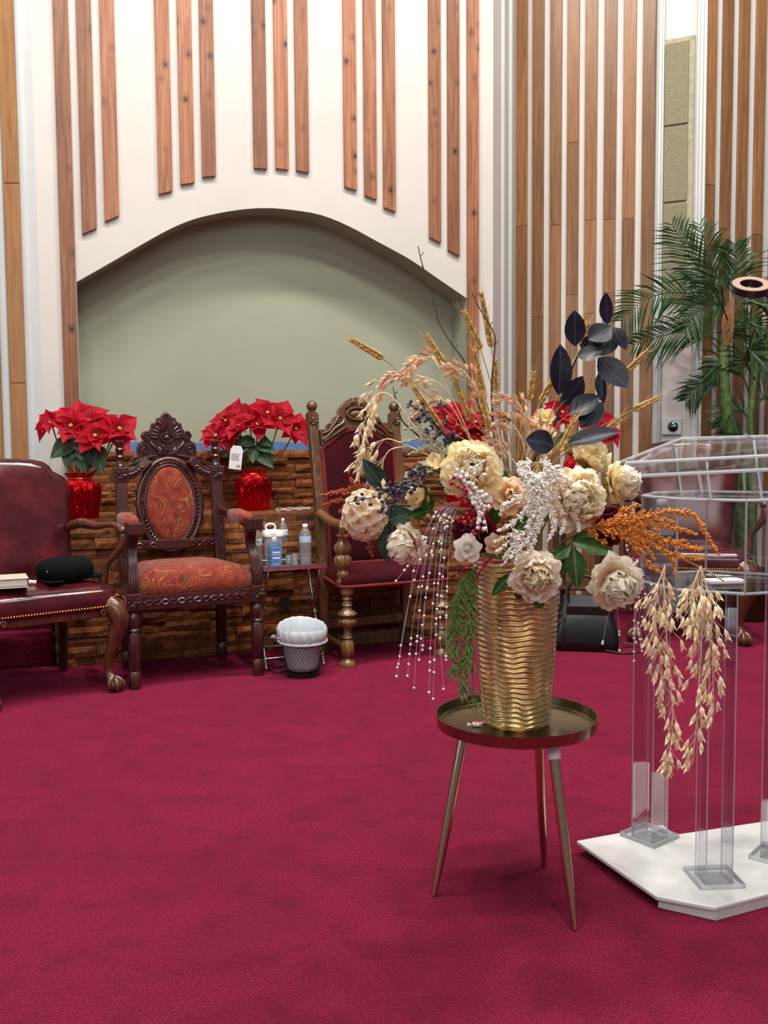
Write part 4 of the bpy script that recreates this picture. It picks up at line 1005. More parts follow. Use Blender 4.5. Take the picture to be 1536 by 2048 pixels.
def oat(label, paths, Y, n, size=.022, mat='oat', spread=.05, droop=1.0, seed=0, start=.25, along=.0):
    rd = random.Random(seed); root = at(*paths[0][0], Y)
    t = thing('oat_spray', root, 0, label, 'dried grass', 'dried oat grass in the bouquet'); b = MB(); bs = MB()
    for pth in paths:
        P = [q - root for q in bez([at(p[0], p[1], Y + (p[2] if len(p) > 2 else 0)) for p in pth], 8)]
        b.tube(P, [.0019 - .0012 * i / len(P) for i in range(len(P))], 6)
        for k in range(n):
            q = start + (1 - start) * (k + rd.random() * .6) / n; i = min(len(P) - 2, int(q * (len(P) - 1))); d = (P[i + 1] - P[i]).normalized()
            side = V((rd.uniform(-1, 1), rd.uniform(-.8, .8), rd.uniform(-.3, .3))); side = (side - d * side.dot(d)).normalized()
            ln = spread * rd.uniform(.25, 1.0) * (1.1 - .75 * q); e = P[i] + d * ln * .9 + side * ln * .75 + V((0, 0, -.25 * ln * droop))
            bs.tube([P[i], P[i].lerp(e, .55) + d * ln * .18, e], .0006, 4)
            dd = (d * (.55 + along) + side * .35 + V((0, 0, -.85 * droop))).normalized()
            link('spikelet', SPK[mat], t, axes(e, dd, (rd.uniform(-.5, .5), -1, rd.uniform(-.4, .4)), size * rd.uniform(1.4, 1.8), size * rd.uniform(1.15, 1.6), size * 1.4))
    b.build('stem', MATS['dried_oat'], t, 60); bs.build('branchlets', MATS['dried_oat'], t)
oat('long dried oat spray hanging lowest in front of the lectern post', [((1330, 1130), (1328, 1180), (1335, 1300), (1345, 1420), (1340, 1500), (1335, 1530)), ((1330, 1130), (1310, 1200), (1318, 1300), (1330, 1390))], 2.33, 40, .0235, 'oat', .055, .9, 1, .10)
oat('long dried oat spray hanging beside its twin, nearer the picture edge', [((1402, 1132), (1405, 1200), (1402, 1300), (1395, 1420), (1385, 1530)), ((1402, 1132), (1420, 1210), (1425, 1320), (1428, 1430)), ((1402, 1132), (1385, 1180), (1380, 1260))], 2.31, 32, .0245, 'oat', .055, .9, 2, .12)
oat('arching oat spray over the velvet chair back', [((900, 930), (800, 885), (765, 880), (735, 905), (715, 930)), ((860, 900), (790, 800), (755, 790), (730, 840), (715, 880)), ((815, 892), (778, 902), (762, 940), (758, 990))], 2.50, 22, .024, 'oat', .055, .8, 3, .45)
oat('peach coloured oat spray arching up in front of the sage niche', [((960, 920), (900, 790), (850, 755), (800, 750), (765, 760), (745, 800)), ((900, 790), (880, 740), (860, 715), (830, 725), (815, 745)), ((940, 880), (900, 810), (860, 800), (830, 830))], 2.58, 24, .021, 'peach', .045, .45, 4, .3, .3)
oat('peach coloured oat spray fanning out left of the navy leaves', [((1060, 945), (1040, 870), (1010, 840), (985, 845)), ((1060, 945), (1060, 880), (1040, 810), (1005, 790)), ((1050, 950), (1010, 900), (990, 880), (985, 915)), ((1070, 950), (1090, 880), (1080, 850)), ((1000, 900), (965, 800), (930, 745), (905, 735))], 2.56, 27, .021, 'peach', .045, .3, 5, .2, .4)

# branching plumes: amaranth, astilbe, dusty foliage
M_orange = simple('orange_amaranth', (220, 140, 54), .85, vary=.2, vscale=120); M_rust = simple('rust_amaranth', (176, 84, 42), .85, vary=.2, vscale=120)
M_astilbe = simple('white_astilbe', (248, 244, 234), .85, vary=.05, vscale=120); M_dusty = simple('dusty_miller', (196, 190, 168), .85, vary=.15, vscale=120)
def plume(name, label, mat, stemmat, origin, tips, Y, lump=.0045, dens=1.0, side=.022, seed=0, thick=1.0, cat='flower spray', group=None, start=.15, blobs=True):
    rd = random.Random(seed); root = at(origin[0], origin[1], Y); t = thing(name, root, 0, label, cat, group); bs = MB(); fl_ = MB()
    for tip in tips:
        pts = [root] + [at(p[0], p[1], Y + (p[2] if len(p) > 2 else -.02)) for p in tip]
        P = [q - root for q in bez(pts, 10)]; bs.tube(P, [.0016 - .001 * i / len(P) for i in range(len(P))], 5)
        Ltot = sum((P[i + 1] - P[i]).length for i in range(len(P) - 1)); N = int(Ltot / lump * 1.3 * dens)
        for k in range(N):
            q = start + (1 - start) * rd.random(); i = min(len(P) - 2, int(q * (len(P) - 1))); d = (P[i + 1] - P[i]).normalized()
            s_ = V((rd.gauss(0, 1), rd.gauss(0, .8), rd.gauss(0, 1))); s_ = (s_ - d * s_.dot(d)).normalized(); taper = (1.15 - q) ** .7
            ln = side * rd.uniform(.1, 1) * taper * thick; m_ = max(1, int(ln / (lump * .8)))
            dd = (d * rd.uniform(.5, 1.1) + s_).normalized()
            for j in range(m_):
                c = P[i] + dd * (j + .5) * lump * .8 + V((rd.uniform(-1, 1), rd.uniform(-1, 1), rd.uniform(-1, 1))) * lump * .25
                fl_.sphere(c, lump * rd.uniform(.38, .68), 5, 4, (rd.uniform(.7, 1.3), 1, rd.uniform(.7, 1.3)))
    bs.build('stem', stemmat, t, 60); o = fl_.build('florets', mat, t, 70); o['kind'] = 'stuff'; return t
plume('orange_amaranth_spray', 'long orange amaranth spray reaching right across the lectern', M_orange, M_straw, (1165, 1055), (
    ((1230, 1040), (1300, 1030), (1350, 1022), (1390, 1035), (1415, 1075), (1440, 1112)), ((1230, 1050), (1300, 1050), (1360, 1060), (1395, 1070)), ((1240, 1055), (1320, 1075), (1380, 1095), (1405, 1098)),
    ((1240, 1060), (1320, 1100), (1370, 1115), (1410, 1118)), ((1230, 1065), (1270, 1090), (1300, 1130), (1330, 1150)), ((1220, 1060), (1290, 1080), (1340, 1110), (1350, 1150)), ((1180, 1040), (1200, 1035)), ((1180, 1060), (1195, 1080), (1215, 1085)),
    ((1220, 1045), (1260, 1015), (1280, 1010)), ((1240, 1045), (1320, 1040), (1350, 1045)), ((1230, 1060), (1290, 1095), (1310, 1120)), ((1250, 1050), (1330, 1085), (1375, 1080))), 2.38, .005, 2.5, .026, 3, group='amaranth sprays')
P = bez([at(x, y, 2.36) for x, y in ((1240, 1060), (1300, 1085), (1360, 1115), (1410, 1140), (1448, 1162))], 6); t = thing('bare_stalk', P[0], 0, 'bare tan stalk poking out through the orange spray', 'twig', 'bare twigs')
b = MB(); b.tube([q - P[0] for q in P], .0022, 6); b.build('branch', M_straw, t, 60)
plume('rust_amaranth_spray', 'rust coloured amaranth spray behind the hydrangea on the left', M_rust, M_straw, (800, 1040), (
    ((745, 1000), (690, 985), (640, 990)), ((740, 1000), (690, 1000), (645, 1010)), ((740, 990), (710, 970), (700, 955)), ((740, 1005), (690, 1015), (680, 1025)), ((745, 1040), (710, 1060), (690, 1075)), ((760, 1060), (740, 1090), (745, 1115)), ((770, 1070), (775, 1100), (765, 1110)), ((745, 1035), (720, 1045), (705, 1050)), ((780, 1000), (730, 975), (655, 985))), 2.55, .0046, 2.5, .025, 4, group='amaranth sprays')
plume('white_astilbe_spray', 'lacy white astilbe spray in the middle of the bouquet', M_astilbe, M_straw, (1075, 925), (
    ((1050, 945), (1045, 990), (1010, 1010), (1000, 1030)), ((1060, 960), (1060, 1010), (1020, 1050), (995, 1062)), ((1070, 970), (1065, 1040), (1030, 1085), (1005, 1120)), ((1075, 970), (1080, 1040), (1045, 1090), (1030, 1125)),
    ((1085, 960), (1095, 1010), (1110, 1050), (1095, 1085)), ((1095, 950), (1115, 1000), (1130, 1040), (1120, 1070)), ((1100, 945), (1135, 990), (1150, 1030), (1160, 1065)), ((1105, 935), (1130, 955), (1150, 965)), ((1040, 930), (1050, 960)), ((1090, 930), (1105, 960), (1100, 1000)), ((1080, 980), (1075, 1060), (1055, 1110))), 2.345, .0038, 3.2, .025, 5, group='pale plume sprays')
plume('white_astilbe_spray', 'white astilbe sprigs touching the vase rim', M_astilbe, M_straw, (1040, 1060), (((1010, 1090), (990, 1105)), ((1030, 1100), (1000, 1135)), ((1035, 1105), (1030, 1130)), ((1020, 1070), (985, 1085))), 2.34, .0036, 2.4, .018, 6, group='pale plume sprays')
plume('dusty_foliage_spray', 'dusty grey green lacy foliage beside the velvet chair back', M_dusty, M_straw, (930, 940), (((870, 890), (830, 880), (800, 885)), ((870, 895), (840, 900), (815, 910)), ((870, 880), (840, 860), (805, 858)), ((880, 890), (850, 875), (835, 845)), ((880, 900), (860, 920), (835, 925)), ((900, 910), (870, 900), (860, 885)), ((850, 935), (820, 945), (810, 955))), 2.52, .0038, 1.9, .022, 7, group='pale plume sprays')

# berries
M_navyb = simple('navy_berry', (52, 58, 76), .45, vary=.15); M_redb = simple('red_berry', (170, 18, 34), .22, coat=.6); M_pearl = simple('pearl', (238, 234, 226), .2, coat=.5)
BER = {}
for nm, mt in (('navy', M_navyb), ('red', M_redb), ('pearl', M_pearl)):
    b = MB(); b.sphere((0, 0, 0), 1, 12, 8); BER[nm] = b.mesh('berry' if nm != 'pearl' else 'pearl', mt, 170)
def berries(name, label, kind, stemmat, origin, branches, Y, r, n, spread, seed=0, group=None, cat='berry spray', sr=.0013):
    rd = random.Random(seed); root = at(origin[0], origin[1], Y); t = thing(name, root, 0, label, cat, group); b = MB()
    for br in branches:
        P = [q - root for q in bez([root] + [at(p[0], p[1], Y + (p[2] if len(p) > 2 else -.02)) for p in br], 6)]; b.tube(P, sr, 5)
        for k in range(n):
            q = .3 + .7 * (k + rd.random() * .5) / n; i = min(len(P) - 1, int(q * (len(P) - 1))); s = 1 if k % 2 else -1
            e = P[i] + V((rd.uniform(-1, 1), rd.uniform(-1, .2), rd.uniform(-1, 1))).normalized() * spread * rd.uniform(.4, 1)
            b.tube([P[i], e], sr * .7, 4); link('pearl' if kind == 'pearl' else 'berry', BER[kind], t, Matrix.Translation(e) @ Matrix.Scale(r * rd.uniform(.8, 1.15), 4))
    b.build('stem', stemmat, t, 60); return t
NBG = 'navy berry sprays in the bouquet'
berries('navy_berry_spray', 'navy berry spray lying over the hydrangea', 'navy', M_dark, (860, 960), (((810, 965), (760, 990), (720, 1000), (695, 1005)), ((810, 975), (770, 1000), (765, 1030)), ((820, 970), (780, 975), (765, 985)), ((815, 985), (790, 1000), (780, 1020))), 2.41, .0048, 13, .016, 1, NBG)
berries('navy_berry_spray', 'navy berry spray behind the yellow bloom', 'navy', M_dark, (885, 945), (((850, 940), (820, 955), (805, 965)), ((850, 935), (830, 945), (815, 945)), ((850, 950), (830, 975), (800, 980))), 2.44, .0048, 14, .016, 2, NBG)
berries('navy_berry_spray', 'navy berry spray in front of the poinsettia at the back', 'navy', M_dark, (935, 900), (((900, 860), (885, 820), (882, 800)), ((900, 880), (870, 860), (850, 865)), ((910, 890), (890, 870), (862, 868))), 2.50, .0045, 8, .016, 3, NBG)
berries('navy_berry_spray', 'navy berry spray above the dusty grey foliage', 'navy', M_dark, (900, 880), (((860, 835), (830, 815), (812, 808)), ((860, 840), (835, 840), (822, 845)), ((850, 830), (850, 812))), 2.53, .0045, 8, .015, 4, NBG)
berries('navy_berry_spray', 'small navy berry cluster beneath the yellow bloom', 'navy', M_dark, (905, 930), (((890, 960), (873, 975)), ((895, 945), (885, 925)), ((885, 965), (868, 965))), 2.42, .0048, 7, .013, 5, NBG)
RBG = 'glossy red berry picks'
berries('red_berry_pick', 'glossy red berries left of the white pearls', 'red', simple('red_stem', (120, 24, 34), .5), (960, 1080), (((945, 1020), (925, 980), (900, 965)), ((950, 1030), (935, 1000), (915, 990)), ((950, 1050), (930, 1040), (915, 1045)), ((955, 1060), (945, 1045), (930, 1030)), ((945, 1000), (920, 960), (895, 962))), 2.34, .0058, 6, .014, 6, RBG)
berries('red_berry_pick', 'small red berries before the vase rim', 'red', MATS['red_stem'], (1005, 1100), (((975, 1120), (955, 1155)), ((970, 1130), (950, 1160), (965, 1158)), ((960, 1120), (925, 1140), (916, 1155))), 2.37, .0036, 3, .012, 7, RBG)
PRG = 'pearl picks in the bouquet'
M_pstem = simple('white_wire', (226, 222, 220), .4)
berries('pearl_pick', 'white pearls across the orange-hearted peony', 'pearl', M_pstem, (940, 985), (((920, 955), (905, 922)), ((930, 950), (955, 930), (980, 915)), ((925, 960), (918, 945)), ((945, 950), (965, 930))), 2.31, .0052, 3, .010, 8, PRG)
berries('pearl_pick', 'string of white pearls between red berries and white lace', 'pearl', M_pstem, (925, 955), (((940, 985), (955, 1010), (970, 1040), (975, 1065)), ((945, 1000), (958, 1035), (955, 1050)), ((950, 1000), (970, 1010), (975, 1015)), ((945, 975), (960, 990), (968, 1000))), 2.32, .0056, 9, .011, 9, PRG)
# hanging strands of small pearls
M_string = simple('clear_string', (206, 190, 206), .3)
def strands(label, origin, ends, Y, seed, bead=.0034, n=8, top=.25):
    rd = random.Random(seed); root = at(origin[0], origin[1], Y); t = thing('pearl_strand_spray', root, 0, label, 'bead strand', 'hanging pearl strands')
    for (ex, ey, via) in ends:
        P = bez([root] + [at(x, y, Y - .02) for x, y in via] + [at(ex, ey, Y - .02)], 10); P = [q - root for q in P]
        b = MB(); b.tube(P, .0005, 4); st_ = b.build('strand', M_string, t, 60); N = max(2, n if len(via) > 1 else 3)
        for k in range(N):
            q = 1.0 if k == 0 else top + (1 - top) * rd.random(); f = q * (len(P) - 1); i = min(len(P) - 2, int(f)); c = P[i].lerp(P[i + 1], f - i)
            link('pearl', BER['pearl'], st_, Matrix.Translation(c) @ Matrix.Scale(bead * rd.uniform(.9, 1.1), 4))
strands('long shower of pearl strands hanging left of the vase', (925, 1000), (
    (792, 1162, ((880, 1040), (840, 1100))), (793, 1353, ((875, 1020), (835, 1110), (815, 1220))), (795, 1335, ((870, 1030), (840, 1120), (812, 1230))), (815, 1352, ((885, 1030), (850, 1120), (828, 1230))), (828, 1376, ((880, 1025), (850, 1130), (835, 1270))), (838, 1320, ((880, 1035), (862, 1130), (848, 1220))),
    (858, 1385, ((890, 1030), (872, 1130), (862, 1270))), (866, 1398, ((890, 1040), (880, 1140), (871, 1270))), (872, 1270, ((895, 1040), (880, 1120), (874, 1200))), (887, 1378, ((900, 1030), (888, 1120), (880, 1260))), (892, 1320, ((905, 1040), (897, 1120), (893, 1220))), (845, 1300, ((885, 1030), (862, 1110), (850, 1210)))), 2.36, 1)
strands('two short pearl strands hanging below the drooping peony', (1228, 1200), ((1205, 1287, ((1215, 1235),)), (1239, 1301, ((1237, 1240),))), 2.42, 2)
strands('cluster of pearl strands hanging between the drooping peony and the oat sprays', (1265, 1140), ((1268, 1322, ((1275, 1200), (1268, 1270))), (1282, 1290, ((1284, 1190), (1276, 1250))), (1284, 1302, ((1290, 1190), (1282, 1250))), (1296, 1296, ((1292, 1180), (1290, 1240))), (1272, 1285, ((1278, 1200), (1268, 1240))), (1312, 1262, ((1300, 1160), (1305, 1220)))), 2.42, 3)
strands('silver beaded sprig under the orange spray', (1225, 1040), ((1262, 1075, ((1240, 1030), (1252, 1050))), (1275, 1090, ((1250, 1040), (1265, 1065))), (1255, 1100, ((1245, 1050), (1250, 1075))), (1290, 1060, ((1255, 1030), (1275, 1040)))), 2.40, 4)

# rosemary-like vine hanging over the left side of the vase
M_rose = simple('needle_green', (104, 132, 66), .5, vary=.3, vscale=60); rv = thing('trailing_vine', at(955, 1130, 2.43), 0, 'green needle-leaved vine trailing down the left of the vase', 'vine')
rd = random.Random(31); O = V(rv.location); bl = MB(); bs = MB()
for pth in (((955, 1130), (930, 1180), (918, 1230), (912, 1300), (905, 1350)), ((955, 1130), (940, 1200), (935, 1270), (930, 1340), (925, 1390)), ((955, 1135), (925, 1190), (905, 1250), (900, 1300)), ((950, 1140), (945, 1220), (940, 1290), (928, 1330)), ((948, 1300), (946, 1350), (950, 1410), (955, 1430)), ((955, 1130), (928, 1165), (915, 1200), (910, 1240))):
    P = [q - O for q in bez([at(x, y, 2.45 - .01 * rd.random()) for x, y in pth], 9)]; bs.tube(P, .0012, 5)
    for i in range(3, len(P)):
        if pth[0][0] == 948 and rd.random() < .75: continue
        for k in range(6):
            d = (P[i] - P[i - 1]).normalized(); s_ = V((rd.uniform(-1, 1), rd.uniform(-1, .6), rd.uniform(-.7, .5))).normalized(); L = rd.uniform(.018, .034)
            M = axes(P[i - 1].lerp(P[i], rd.random()), d * .8 + s_, (0, -1, .3)); a, w_ = M.translation, M.to_3x3()
            bl.add([a, a + w_ @ V((-.0021, L * .45, .001)), a + w_ @ V((0, L, 0)), a + w_ @ V((.0021, L * .45, .001))], [(0, 3, 2, 1)])
bs.build('stem', M_stemg, rv, 60); o = bl.build('needles', M_rose, rv); o['kind'] = 'stuff'

sb = thing('straw_bundle', at(1030, 945, 2.60), 0, 'loose bundle of bare straw stems in the middle of the bouquet', 'straw', None); O = V(sb.location); rd = random.Random(8)
for (x, y) in ((985, 800), (1000, 830), (1012, 815), (1030, 800), (1050, 835), (1092, 800), (1112, 815), (1130, 800), (1150, 820), (1175, 830), (960, 850), (1205, 840)):
    e = at(x, y, 2.60 + rd.uniform(-.05, .06)) - O; b = MB(); b.tube(bez([V((rd.uniform(-.02, .02), rd.uniform(-.02, .02), -.04)), e * .5 + V((rd.uniform(-.008, .008), 0, .01)), e], 5), [.0017] * 6 + [.0014, .0012, .001, .0008, .0006], 6); b.build('straw', M_straw, sb, 60)
# ------------------------------------------------------------------ poinsettias in red foil
M_foil = NT('red_foil', (226, 30, 44), .2, 1); M_foil.bump(M_foil.noise(M_foil.coord('Object', (26, 26, 7), True), 1.0, 4, .6, 1.0), .8, .03); M_foil = M_foil.m
M_bract = petal_mat('poinsettia_bract', (140, 6, 22), (180, 8, 36), (200, 14, 48), .55); M_pleaf = leaf_mat('poinsettia_leaf', (62, 92, 62), (96, 124, 90), .5)
M_stamen = simple('poinsettia_stamen', (206, 170, 70), .6)
bp_ = (.05, .50, .92, 1.0, .82, .52, .22, .0)
BRACT = [leafmesh('bract', M_bract, .72, .28, -.5 + .22 * k, k, prof=bp_) for k in range(4)]; PLEAF = [leafmesh('leaf', M_pleaf, .62, .2, -.3, k, prof=(.08, .6, .95, 1.0, .9, .66, .36, .0)) for k in range(2)]
PG = 'red poinsettias in foil pots'
def poinsettia(base, label, heads, leaves, Y, seed, ph=.25, pr=.105, bract=.138):
    t = thing('poinsettia', base, 0, label, 'potted plant', PG); rd = random.Random(seed); O = V(base)
    prof = [(.80, 0), (.86, .01), (.95, .25), (1.0, .5), (1.03, .66), (.95, .78), (.62, .87), (.56, .89), (.64, .94), (.74, 1.0), (.66, .97), (.5, .90)]
    p1, p2 = rd.uniform(0, 6), rd.uniform(0, 6)
    b = MB(); b.lathe([(pr * r_, ph * z) for r_, z in prof], 60, cap=False, fn=lambda a, z: 1 + .045 * math.sin(13 * a + p1 + 9 * z) + .03 * math.sin(29 * a + p2 + 22 * z) + (.12 * math.sin(9 * a + p1) if z > ph * .93 else 0)); b.build('foil_wrap', M_foil, t, 35)
    b = MB(); b.lathe([(pr * .5, ph * .88), (0, ph * .88)], 16, cap=False); b.build('soil', M_mortar, t)
    b = MB(); q = [(pr * .60 * math.cos(a), pr * .60 * math.sin(a), ph * .885) for a in [i * .314 for i in range(20)]]; b.tube(q, .004, 6, closed=True); b.build('ribbon_tie', MATS['brass_nails'], t, 60)
    bs = MB()
    for k, (hx, hy, dy) in enumerate(heads):
        P = at(hx, hy, Y + dy) - O; bs.tube(bez([(rd.uniform(-.02, .02), rd.uniform(-.02, .02), ph * .86), P * .55 + V((0, 0, .03)), P], 5), .004, 6)
        F = V((P.x * 1.5 + rd.uniform(-.2, .2), -.75 + rd.uniform(-.3, .3), .55)).normalized(); A = zaxis(P, F, 1, rd.uniform(0, 6))
        for i in range(11):
            a = i * 2.4; g = R(94 - 4.0 * i + rd.uniform(-14, 14)); d = V((math.sin(g) * math.cos(a), math.sin(g) * math.sin(a), math.cos(g))); L = bract * rd.uniform(.85, 1.15) * (1 - .045 * i)
            link('bract', rd.choice(BRACT), t, A @ axes((0, 0, -.002 * i), d, (0, 0, 1), L * 1.05, L, L))
        b = MB()
        for i in range(6): b.sphere((.007 * math.cos(i), .007 * math.sin(i), .008), .0045, 6, 4)
        link('stamens', b.mesh('stamens', M_stamen, 60), t, A)
    bs.build('stems', M_stemg, t, 60)
    for k, (lx, ly, tx_, ty_) in enumerate(leaves):
        B, T = at(lx, ly, Y - .02) - O, at(tx_, ty_, Y - .09) - O; L = (T - B).length
        link('leaf', PLEAF[k % 2], t, axes(B, T - B, (rd.uniform(-.3, .3), -1, .4), L * 1.05, L, L))
    return t
def ledge_pt(px, py): return floor_at(px, py, LEDGE)
pb = ledge_pt(162, 1037); poinsettia(pb, 'red poinsettia beside the leather armchair, half hidden behind it', ((102, 845, 0), (142, 852, -.06), (178, 842, .02), (205, 848, .03), (238, 858, -.02), (190, 872, -.09), (155, 835, .06), (225, 872, -.04)), ((150, 880, 100, 915), (150, 890, 130, 935), (160, 890, 170, 945), (160, 885, 195, 930), (150, 875, 165, 905), (185, 890, 205, 945)), pb.y, 1)
pb = ledge_pt(508, 1020); p2_ = poinsettia(pb, 'red poinsettia with a white price tag between the two wooden thrones', ((432, 872, -.04), (452, 842, .02), (478, 852, -.06), (500, 832, .03), (535, 826, .0), (560, 838, -.04), (592, 858, -.04), (515, 850, -.05), (468, 868, -.08), (470, 830, .06)), ((500, 880, 445, 912), (500, 885, 480, 915), (510, 890, 505, 925), (515, 885, 550, 905), (520, 895, 545, 935), (510, 880, 475, 890), (520, 880, 540, 890)), pb.y, 2)
pb = ledge_pt(925, 1013); poinsettia(pb, 'red poinsettia glimpsed behind the wheat and butter peony', ((895, 835, -.04), (925, 825, .0), (950, 845, -.04), (915, 850, -.08), (955, 870, -.05)), ((910, 870, 890, 900), (920, 870, 935, 905)), pb.y, 3)
M_ped = wood('pedestal_wood', (40, 20, 14), (70, 38, 24), (96, 56, 36), .4)
pp = at(1160, 1000, 6.35); ped = thing('plant_stand', (pp.x, pp.y, 0), R(-20), 'dark wooden plant stand behind the bouquet', 'plant stand')
b = MB(); b.box((0, 0, .86), (.34, .34, .03)); b.build('top', M_ped, ped, bevel=.006)
for sx in (-1, 1):
    for sy in (-1, 1): b = MB(); b.box((sx * .13, sy * .13, .4225), (.035, .035, .845)); b.build('leg', M_ped, ped, bevel=.004)
b = MB(); b.box((0, 0, .25), (.28, .28, .02)); b.build('shelf', M_ped, ped, bevel=.004)
pb = V((pp.x, pp.y, .875)); poinsettia(pb, 'red poinsettia on the dark stand behind the navy leaves', ((1090, 838, 0), (1125, 825, -.04), (1155, 840, -.02), (1195, 848, 0), (1215, 862, -.04), (1180, 830, .04)), ((1140, 870, 1110, 895), (1160, 870, 1180, 900)), pb.y, 4)
# price tag hanging on the second plant
M_paper = simple('tag_paper', (226, 224, 226), .7); M_ink = simple('tag_ink', (60, 60, 66), .8)
tc_ = at(472, 915, 5.62) - V(p2_.location); tg = MB(); tg.M = Matrix.Translation(tc_) @ Matrix.Rotation(R(6), 4, 'Y')
tg.prism([(-.034, .002), (.030, .002), (.034, -.002)], 0, .001); tg = MB(); tg.M = Matrix.Translation(tc_) @ Matrix.Rotation(R(7), 4, 'Y') @ RX; tg.prism([(-.036, -.068), (.036, -.068), (.036, .045), (.022, .068), (-.022, .068), (-.036, .045)], 0, .0012); tagp = tg.build('price_tag', M_paper, p2_)
ink = MB(); ink.M = tg.M
rd = random.Random(5); x = .008
while x < .030:
    wv_ = rd.uniform(.0008, .0022); ink.prism([(x, -.058), (x + wv_, -.058), (x + wv_, -.040), (x, -.040)], .0012, .0016); x += wv_ + rd.uniform(.0008, .002)
for k in range(6): ink.prism([(-.028, .018 - .007 * k), (.01 + .012 * rd.random(), .018 - .007 * k), (.02, .0205 - .007 * k), (-.028, .0205 - .007 * k)], .0012, .0015)
ink.prism([(-.03, -.06), (-.026, -.06), (-.028, -.052)], .0012, .0016); ink.build('tag_print', M_ink, tagp)['kind'] = 'stuff'

# ------------------------------------------------------------------ chrome folding tray table and what stands on it
M_chrome = simple('chrome', (212, 208, 206), .14, 1); M_mirror = simple('mirror_top', (206, 212, 218), .06, 1)
def clearmat(name, tint=(245, 248, 250), refl=1.0, ior=1.45, body=.0, bodyc=(255, 255, 255)):
    t = NT(name, (255, 255, 255), .05); nt_ = t.t; out = nt_.nodes['Material Output']; t.t.nodes.remove(t.b)
    tr = t.n('ShaderNodeBsdfTransparent'); tr.inputs[0].default_value = lin(tint); gl = t.n('ShaderNodeBsdfGlossy'); gl.inputs['Roughness'].default_value = .03
    fr = t.n('ShaderNodeFresnel'); fr.inputs[0].default_value = ior; mu = t.n('ShaderNodeMath', operation='MULTIPLY'); mu.inputs[1].default_value = refl; mu.use_clamp = True; t.l(fr.outputs[0], mu.inputs[0])
    mx = t.n('ShaderNodeMixShader'); t.l(mu.outputs[0], mx.inputs[0]); t.l(tr.outputs[0], mx.inputs[1]); t.l(gl.outputs[0], mx.inputs[2]); last = mx
    if body:
        df = t.n('ShaderNodeBsdfDiffuse'); df.inputs[0].default_value = lin(bodyc); m2 = t.n('ShaderNodeMixShader'); m2.inputs[0].default_value = body; t.l(mx.outputs[0], m2.inputs[1]); t.l(df.outputs[0], m2.inputs[2]); last = m2
    t.l(last.outputs[0], out.inputs['Surface']); return t.m
M_bottle = clearmat('clear_bottle', (232, 238, 242), 1.5, 1.5, .14); M_acryl = clearmat('clear_acrylic', (253, 253, 254), .55, 1.40); M_edge = clearmat('acrylic_edge', (250, 252, 254), 1.2, 1.5, .26, (250, 252, 255))
M_capw = simple('white_cap', (232, 232, 232), .4)
ct = thing('folding_tray_table', (-.535, 5.29, 0), R(20), 'small chrome folding table with a mirrored top between the thrones', 'table')
b = MB(); b.box((0, 0, .545), (.33, .36, .012)); b.build('mirror_top', M_mirror, ct, bevel=.002)
b = MB()
for (c, d) in (((0, -.18, .545), (.35, .012, .026)), ((0, .18, .545), (.35, .012, .026)), ((-.17, 0, .545), (.012, .36, .026)), ((.17, 0, .545), (.012, .36, .026))): b.box(c, d)
b.build('rim', M_chrome, ct, bevel=.003)
for sx in (-1, 1):
    for s in (-1, 1):
        b = MB(); b.tube([(sx * (.15 + .008 * s), s * .165, .53), (sx * (.15 + .008 * s), -s * .17, .008)], .0085, 10); b.build('leg', M_chrome, ct, 60)
    b = MB(); b.tube([(sx * .135, 0, .27), (sx * .168, 0, .27)], .007, 8); b.build('pivot', M_chrome, ct, 60)
for s in (-1, 1):
    b = MB(); b.tube([(-.158, s * .15, .06), (.158, s * .15, .06)], .0075, 10); b.build('crossbar', M_chrome, ct, 60)
TT = .552
def bottle(px, py, label, lc_, seed, h=.215, z=TT):
    p = floor_at(px, py, z); t = thing('water_bottle', p, R(seed * 40), label, 'bottle', 'plastic water bottles'); s = h / .215
    pr_ = [(.018, 0), (.027, .002), (.031, .010)]
    for k in range(9): pr_ += [(.0295, .02 + .0105 * k), (.0318, .025 + .0105 * k)]
    pr_ += [(.0315, .118), (.0315, .15), (.0305, .158), (.026, .174), (.018, .188), (.0125, .195), (.0125, .202)]
    b = MB(); b.lathe([(r_ * s, zz * s) for r_, zz in pr_], 24); b.build('bottle_body', M_bottle, t, 60)
    b = MB(); b.lathe([(.0322 * s, .118 * s), (.0324 * s, .12 * s), (.0324 * s, .15 * s), (.0322 * s, .152 * s)], 24, cap=False); lb = b.build('paper_label', lc_, t, 60)
    b = MB()
    for k in range(5):
        a = R(-130 + 22 * k); b.sphere((.0322 * s * math.cos(a), .0322 * s * math.sin(a), (.132 + .006 * (k % 2)) * s), .0055 * s, 6, 4, (.8, .3, .9))
    b.build('label_print', simple('label_blue', (36, 86, 170), .5) if 'label_blue' not in MATS else MATS['label_blue'], lb, 60)
    b = MB(); b.lathe([(.0135 * s, .198 * s), (.0142 * s, .2 * s), (.0142 * s, .214 * s), (.012 * s, .216 * s)], 18); b.build('cap', M_capw, t, 50)
M_lab1 = simple('label_white_green', (206, 216, 206), .5); M_lab2 = simple('label_pale_blue', (176, 200, 226), .5); M_lab3 = simple('label_white', (222, 224, 228), .5)
bottle(513, 1134, 'water bottle with a white and green label nearest the paisley throne', M_lab1, 1)
bottle(566, 1110, 'water bottle standing at the back of the chrome table', M_lab3, 2)
bottle(611, 1128, 'water bottle with a pale blue label at the right corner of the chrome table', M_lab2, 3)
M_gel = clearmat('blue_gel', (190, 220, 244), 1.2, 1.45, .22, (120, 180, 230)); M_lab4 = simple('sanitizer_label', (60, 118, 190), .5)
